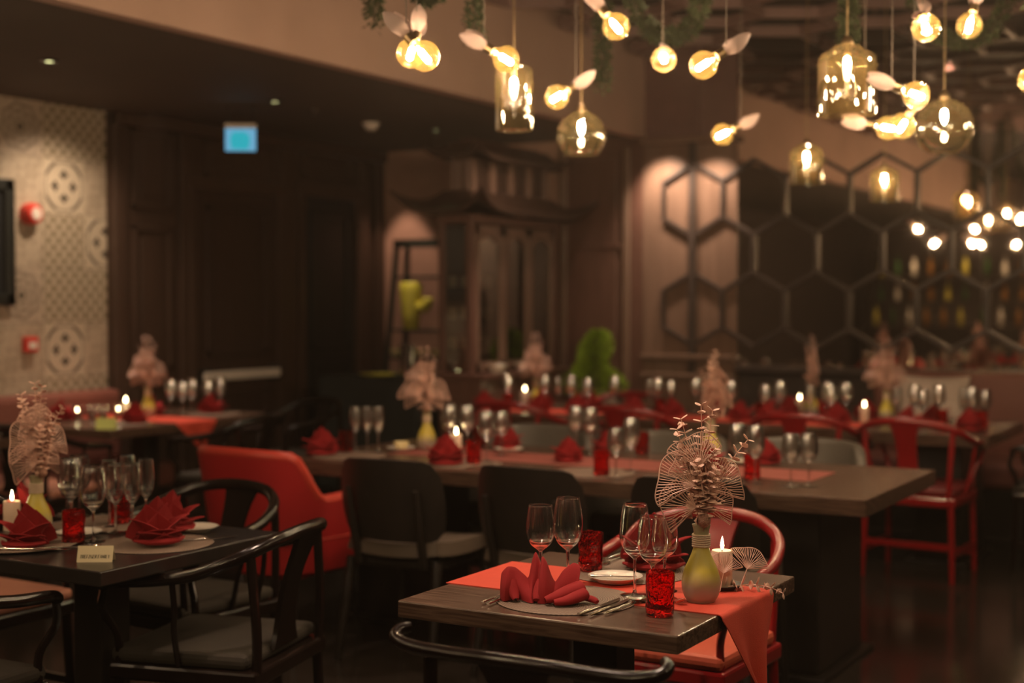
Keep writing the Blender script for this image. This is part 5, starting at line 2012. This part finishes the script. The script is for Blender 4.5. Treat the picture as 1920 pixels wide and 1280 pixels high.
for x in (-5.9, -4.9, -4.0):
    spot('bar_light', (x, -3.3, 2.6), (x, -3.75, 1.5), 22, 80, .6, (1, .76, .45))

# ------------------------------------------------------------------ pendants under the high ceiling
CAPS = None
def winged_bulb(name):
    """globe bulb with a pair of wings on its socket; axis +z points from globe to socket"""
    t = empty(name)
    r = .047
    prof = [(0, -r)] + [(r * math.sin(PI * i / 16), -r * math.cos(PI * i / 16)) for i in range(1, 14)] + [(.016, .052), (.0145, .060), (0, .060)]
    ob('globe', G().lathe(prof, 24), M['bulbglass'], t)
    ob('filament', G().lathe([(0, -.027), (.006, -.026), (.0095, -.021), (.0095, .018), (.006, .024), (0, .025)], 10), M['filament'], t)
    ob('socket', G().lathe([(0, .055), (.0165, .055), (.017, .062), (.0165, .092), (.010, .098), (0, .099)], 18), M['brass'], t)
    return t


WING = []
gr = []
for i in range(9):
    u = i / 8 * 2 - 1
    r_ = []
    for j in range(13):
        v = j / 12
        w = .025 * math.sin(PI * (.08 + .90 * v)) ** .8
        r_.append((u * w + .010 * v * v, .012 * math.sin(PI * v) - .004 * u * u, v * .105))
    gr.append(r_)
WING_ME = G().sheet(gr, .0022).mesh('wing', 60)
WING_ME.materials.append(M['wing'])


def pendant_cord(top, bottom, parent, r=.0022):
    """cord in the local frame of an unrotated pendant empty"""
    return ob('cord', G().tube([(0, 0, bottom), (.002, .001, (bottom + top) / 2), (0, 0, top)], r, 5), M['cord'], parent)


def place_bulb(x, y, z, ax, label, wings=(1, 1)):
    """ax: direction from the globe to the socket and wings"""
    t = empty('pendant_bulb', (x, y, z))
    az = Vector(ax).normalized()
    ay = (Vector((.5, -.866, -.25)) - az * az.dot(Vector((.5, -.866, -.25)))).normalized()
    axx = ay.cross(az)
    q = Matrix((axx, ay, az)).transposed().to_4x4()
    for ch in KIDS(BULB):
        c = ch.copy()
        col.objects.link(c)
        c.parent = t
        c.matrix_local = q
    for s, on in zip((1, -1), wings):
        if on:
            o = ob('wing', WING_ME, None, t)
            o.matrix_local = q @ Matrix.Translation((0, s * .012, .078)) @ Matrix.Rotation(s * R(-9), 4, 'X') @ Matrix.Rotation(0 if s > 0 else PI, 4, 'Z')
    tip = Vector(ax).normalized() * .092
    g = G().tube([tuple(tip), (tip.x, tip.y, tip.z + .03), (tip.x, tip.y, 3.29 - z)], .0020, 5)
    ob('cord', g, M['cord'], t)
    return t


BULB = winged_bulb('pendant_bulb_master')
KIDS(BULB)
UPR = Vector((0, 0, 1))
def sax(dx, dy, dz=0.0):
    """direction given as right / up / away"""
    return RT * dx + UPR * dy + FW * dz


BUL = [(-2.54, 3.76, 2.256, (.15, .8, .5)), (-2.39, 3.61, 2.213, (-.6, .75, .2)), (-2.53, 4.34, 2.32, (-.85, .55, .1)), (-2.155, 4.45, 2.417, (-.55, .75, .3)),
       (-2.215, 4.99, 2.387, (.05, .35, 1.0)), (-1.816, 4.41, 2.252, (.85, .55, .1)), (-2.66, 4.96, 2.273, (.85, .55, .2)), (-2.354, 5.94, 2.207, (.9, .45, .1)),
       (-1.18, 4.78, 2.375, (.1, .6, .8)), (-1.19, 5.47, 2.497, (.25, .95, .1)), (-1.28, 5.06, 2.196, (-.85, .35, .1)), (-1.534, 5.626, 2.154, (-.9, .2, .2)),
       (-1.375, 5.235, 2.111, (.5, .7, .3)), (-.93, 5.26, 2.248, (.7, .5, .3))]
for (x, y, z, a) in BUL:
    t = place_bulb(x, y, z, sax(*a), '')
    row('bulb', t, 'winged globe bulb hanging under the high ceiling, {} from the left', 'pendant light', 'winged pendant bulbs')
for (x, y, z) in [(-.45, 3.4, 2.4), (-.2, 4.6, 2.35), (.5, 5.6, 2.3), (-.3, 6.6, 2.4), (.9, 4.2, 2.45), (-2.2, 1.0, 2.45), (-3.3, 1.6, 2.4), (-.4, 1.6, 2.4), (-1.2, -.8, 2.4), (-3.2, -1.2, 2.4), (1.2, 7.6, 2.35), (.0, 8.0, 2.4), (-4.15, 3.0, 2.28), (-4.2, 2.0, 2.15), (-3.9, 1.2, 2.35), (-4.1, .4, 2.2), (-4.25, -.5, 2.3), (-3.9, -1.5, 2.25), (-3.6, 2.3, 2.12)]:
    a = random.uniform(0, 2 * PI)
    t = place_bulb(x, y, z, (math.cos(a), math.sin(a), .7), '')
    row('bulb out', t, 'winged globe bulb over the hall outside the picture, {} from the left', 'pendant light', 'winged pendant bulbs outside')


def glass_pendant(kind, x, y, z, s, label):
    t = empty('glass_pendant', (x, y, z))
    tag(t, label, 'pendant light', 'glass pendant lamps')
    if kind == 'jar':      # shouldered jar, open below
        out = [(.022, .135), (.050, .128), (.062, .112), (.095, .098), (.108, .080), (.110, .06), (.110, -.128), (.1085, -.134)]
    elif kind == 'cyl':
        out = [(.020, .130), (.058, .126), (.072, .112), (.074, .095), (.074, -.118), (.072, -.124), (.05, -.128), (0, -.129)]
    elif kind == 'dome':
        out = [(.018, .112), (.030, .104)] + [(.107 * math.sin(R(a)), .104 * math.cos(R(a))) for a in range(25, 125, 9)] + [(.072, -.082), (.06, -.085), (0, -.085)]
    else:
        out = [(.018, .124), (.024, .116)] + [(.12 * math.sin(R(a)), .12 * math.cos(R(a))) for a in range(18, 150, 9)] + [(.064, -.102), (0, -.104)]
    out = [(r * s, q * s) for r, q in out]
    inn = [(max(0, r - .003), q - (.003 if r < .03 * s else 0)) for r, q in out][::-1] if out[-1][0] > 0 else []
    prof = out + inn if inn else out
    ob('glass_shade', G().lathe(prof if not inn else prof + [out[0]], 40), M['pendantglass'], t)
    top = out[0][1]
    ob('cap', G().lathe([(0, top - .012), (.021 * s, top - .012), (.024 * s, top - .004), (.022 * s, top + .012), (.010, top + .03), (0, top + .032)], 20), M['brass'], t)
    ob('lamp_holder', G().lathe([(0, top - .004), (.011, top - .004), (.012, top - .04), (.009, top - .046), (0, top - .046)], 14), M['brass'], t)
    ob('lamp_core', G().lathe([(0, top - .108), (.005, top - .104), (.011, top - .088), (.013, top - .070), (.010, top - .052), (0, top - .046)], 14), M['glow'], t)
    ob('cord', G().tube([(0, 0, top + .03), (.0, .0, 3.29 - z)], .0035, 6), M['brass'], t)
    return t


glass_pendant('jar', -1.612, 5.336, 2.31, 1.0, 'large shouldered glass jar pendant lamp, the biggest of the glass lamps')
glass_pendant('globe', -1.41, 6.03, 2.188, 1.0, 'round glass globe pendant lamp at the right')
glass_pendant('cyl', -2.808, 4.88, 2.267, 1.0, 'tall glass cylinder pendant lamp before the rose bulkhead')
glass_pendant('dome', -2.85, 5.54, 2.189, 1.0, 'rounded glass bowl pendant lamp below the rose bulkhead edge')
glass_pendant('jar', -2.579, 7.78, 2.236, .84, 'small glass jar pendant lamp before the hexagon mirror, left one')
glass_pendant('jar', -2.369, 8.62, 2.173, .78, 'small glass jar pendant lamp before the hexagon mirror, right one')
glass_pendant('globe', -.55, 3.9, 2.30, 1.0, 'round glass globe pendant lamp outside the picture over the hall')
# glowing tubes added out of view to put glints on the glasses
TUBE = G().lathe([(0, -.20), (.014, -.195), (.016, -.18), (.016, .18), (.014, .195), (0, .2)], 14).mesh('added_glow_tube', 50)
TUBE.materials.append(EMI('added_tube_glow', (1, .74, .42), 60))
for (x, y, z) in [(.30, 2.3, 2.3), (.8, 3.3, 2.35), (-.7, .35, 2.35), (-2.7, .7, 2.35), (-1.7, -.5, 2.3), (.6, 6.4, 2.3)]:
    t = empty('added_tube_light', (x, y, z))
    ob('added_glow_tube', TUBE, None, t)
    ob('cap', G().lathe([(0, .19), (.019, .19), (.021, .20), (.019, .26), (.006, .28), (0, .28)], 16), M['brass'], t)
    ob('cord', G().tube([(0, 0, .27), (0, 0, 3.29 - z)], .003, 6), M['cord'], t)
    row('tube', t, 'glowing tube added outside the picture for glints on the glasses, {} from the left', 'pendant light', 'added glint tubes outside')
for c in list(KIDS(BULB)):
    bpy.data.objects.remove(c)
bpy.data.objects.remove(BULB)

# ------------------------------------------------------------------ green garlands hanging from the grid
def garland(pts, label, n, r, seed):
    rnd = random.Random(seed)
    p0 = pts[0]
    t = empty('moss_garland', p0)
    tag(t, label, 'garland', 'moss garlands')
    pp = cat_rom([tuple(Vector(p) - Vector(p0)) for p in pts], 8)
    ob('vine_stem', G().tube(pp, .004, 6), M['woodwall'], t)
    g = G()
    r *= 1.25
    for k in range(int(n * 2.2)):
        f = rnd.random() * (len(pp) - 1)
        i = min(int(f), len(pp) - 2)
        c = pp[i].lerp(pp[i + 1], f - i)
        a = rnd.uniform(0, 2 * PI)
        v = Vector((rnd.gauss(0, 1), rnd.gauss(0, 1), rnd.gauss(0, 1))).normalized()
        F_ = Matrix.Translation(c + v * r * rnd.random() ** .5) @ v.to_track_quat('Z', 'Y').to_matrix().to_4x4() @ Matrix.Rotation(a, 4, 'Z') @ Matrix.Scale(rnd.uniform(.7, 1.3), 4)
        g.add([(0, 0, 0), (-.006, .003, .010), (0, .005, .024), (.006, .003, .010)], [(0, 3, 2, 1)], F_)
    ob('moss_leaves', g, M['moss'], t, smooth=0, kind='stuff')
    return t


garland([(-3.23, 4.53, 3.29), (-3.23, 4.53, 2.9), (-3.23, 4.53, 2.55)], 'dark green moss garland strand hanging straight, leftmost before the bulkhead', 600, .030, 1)
garland([(-3.20, 4.55, 3.22), (-3.13, 4.59, 2.8), (-3.05, 4.63, 2.64), (-2.97, 4.67, 2.8), (-2.93, 4.70, 3.22)], 'dark green moss garland hanging in a loop, second from the left', 900, .028, 2)
garland([(-2.892, 4.72, 3.29), (-2.892, 4.72, 2.9), (-2.892, 4.72, 2.49)], 'dark green moss garland strand hanging straight, third from the left', 600, .028, 3)
garland([(-2.91, 5.87, 3.29), (-2.91, 5.87, 2.8), (-2.91, 5.87, 2.45)], 'dark green moss garland strand hanging lowest, in front of the bulkhead end', 700, .028, 4)
garland([(-2.70, 5.40, 3.20), (-2.56, 5.48, 2.70), (-2.44, 5.55, 2.58), (-2.33, 5.62, 2.70), (-2.26, 5.66, 3.20)], 'dark green moss garland looping between the bulbs over the table middle', 1000, .028, 5)
garland([(-2.20, 5.30, 3.29), (-2.20, 5.30, 2.9), (-2.20, 5.30, 2.62)], 'dark green moss garland strand above the round bulbs', 600, .026, 6)
garland([(-1.79, 5.94, 3.29), (-1.79, 5.94, 2.8), (-1.79, 5.94, 2.50)], 'dark green moss garland strand behind the big jar lamp', 700, .034, 7)
garland([(-1.75, 6.30, 3.22), (-1.60, 6.38, 2.74), (-1.45, 6.47, 2.62), (-1.30, 6.56, 2.72), (-1.15, 6.65, 3.22)], 'dark green moss garland looping behind the right-hand bulbs', 1000, .026, 8)
garland([(-.95, 5.35, 3.29), (-.95, 5.35, 2.9), (-.95, 5.35, 2.55)], 'dark green moss garland strand at the right edge', 600, .028, 9)

label_rows()
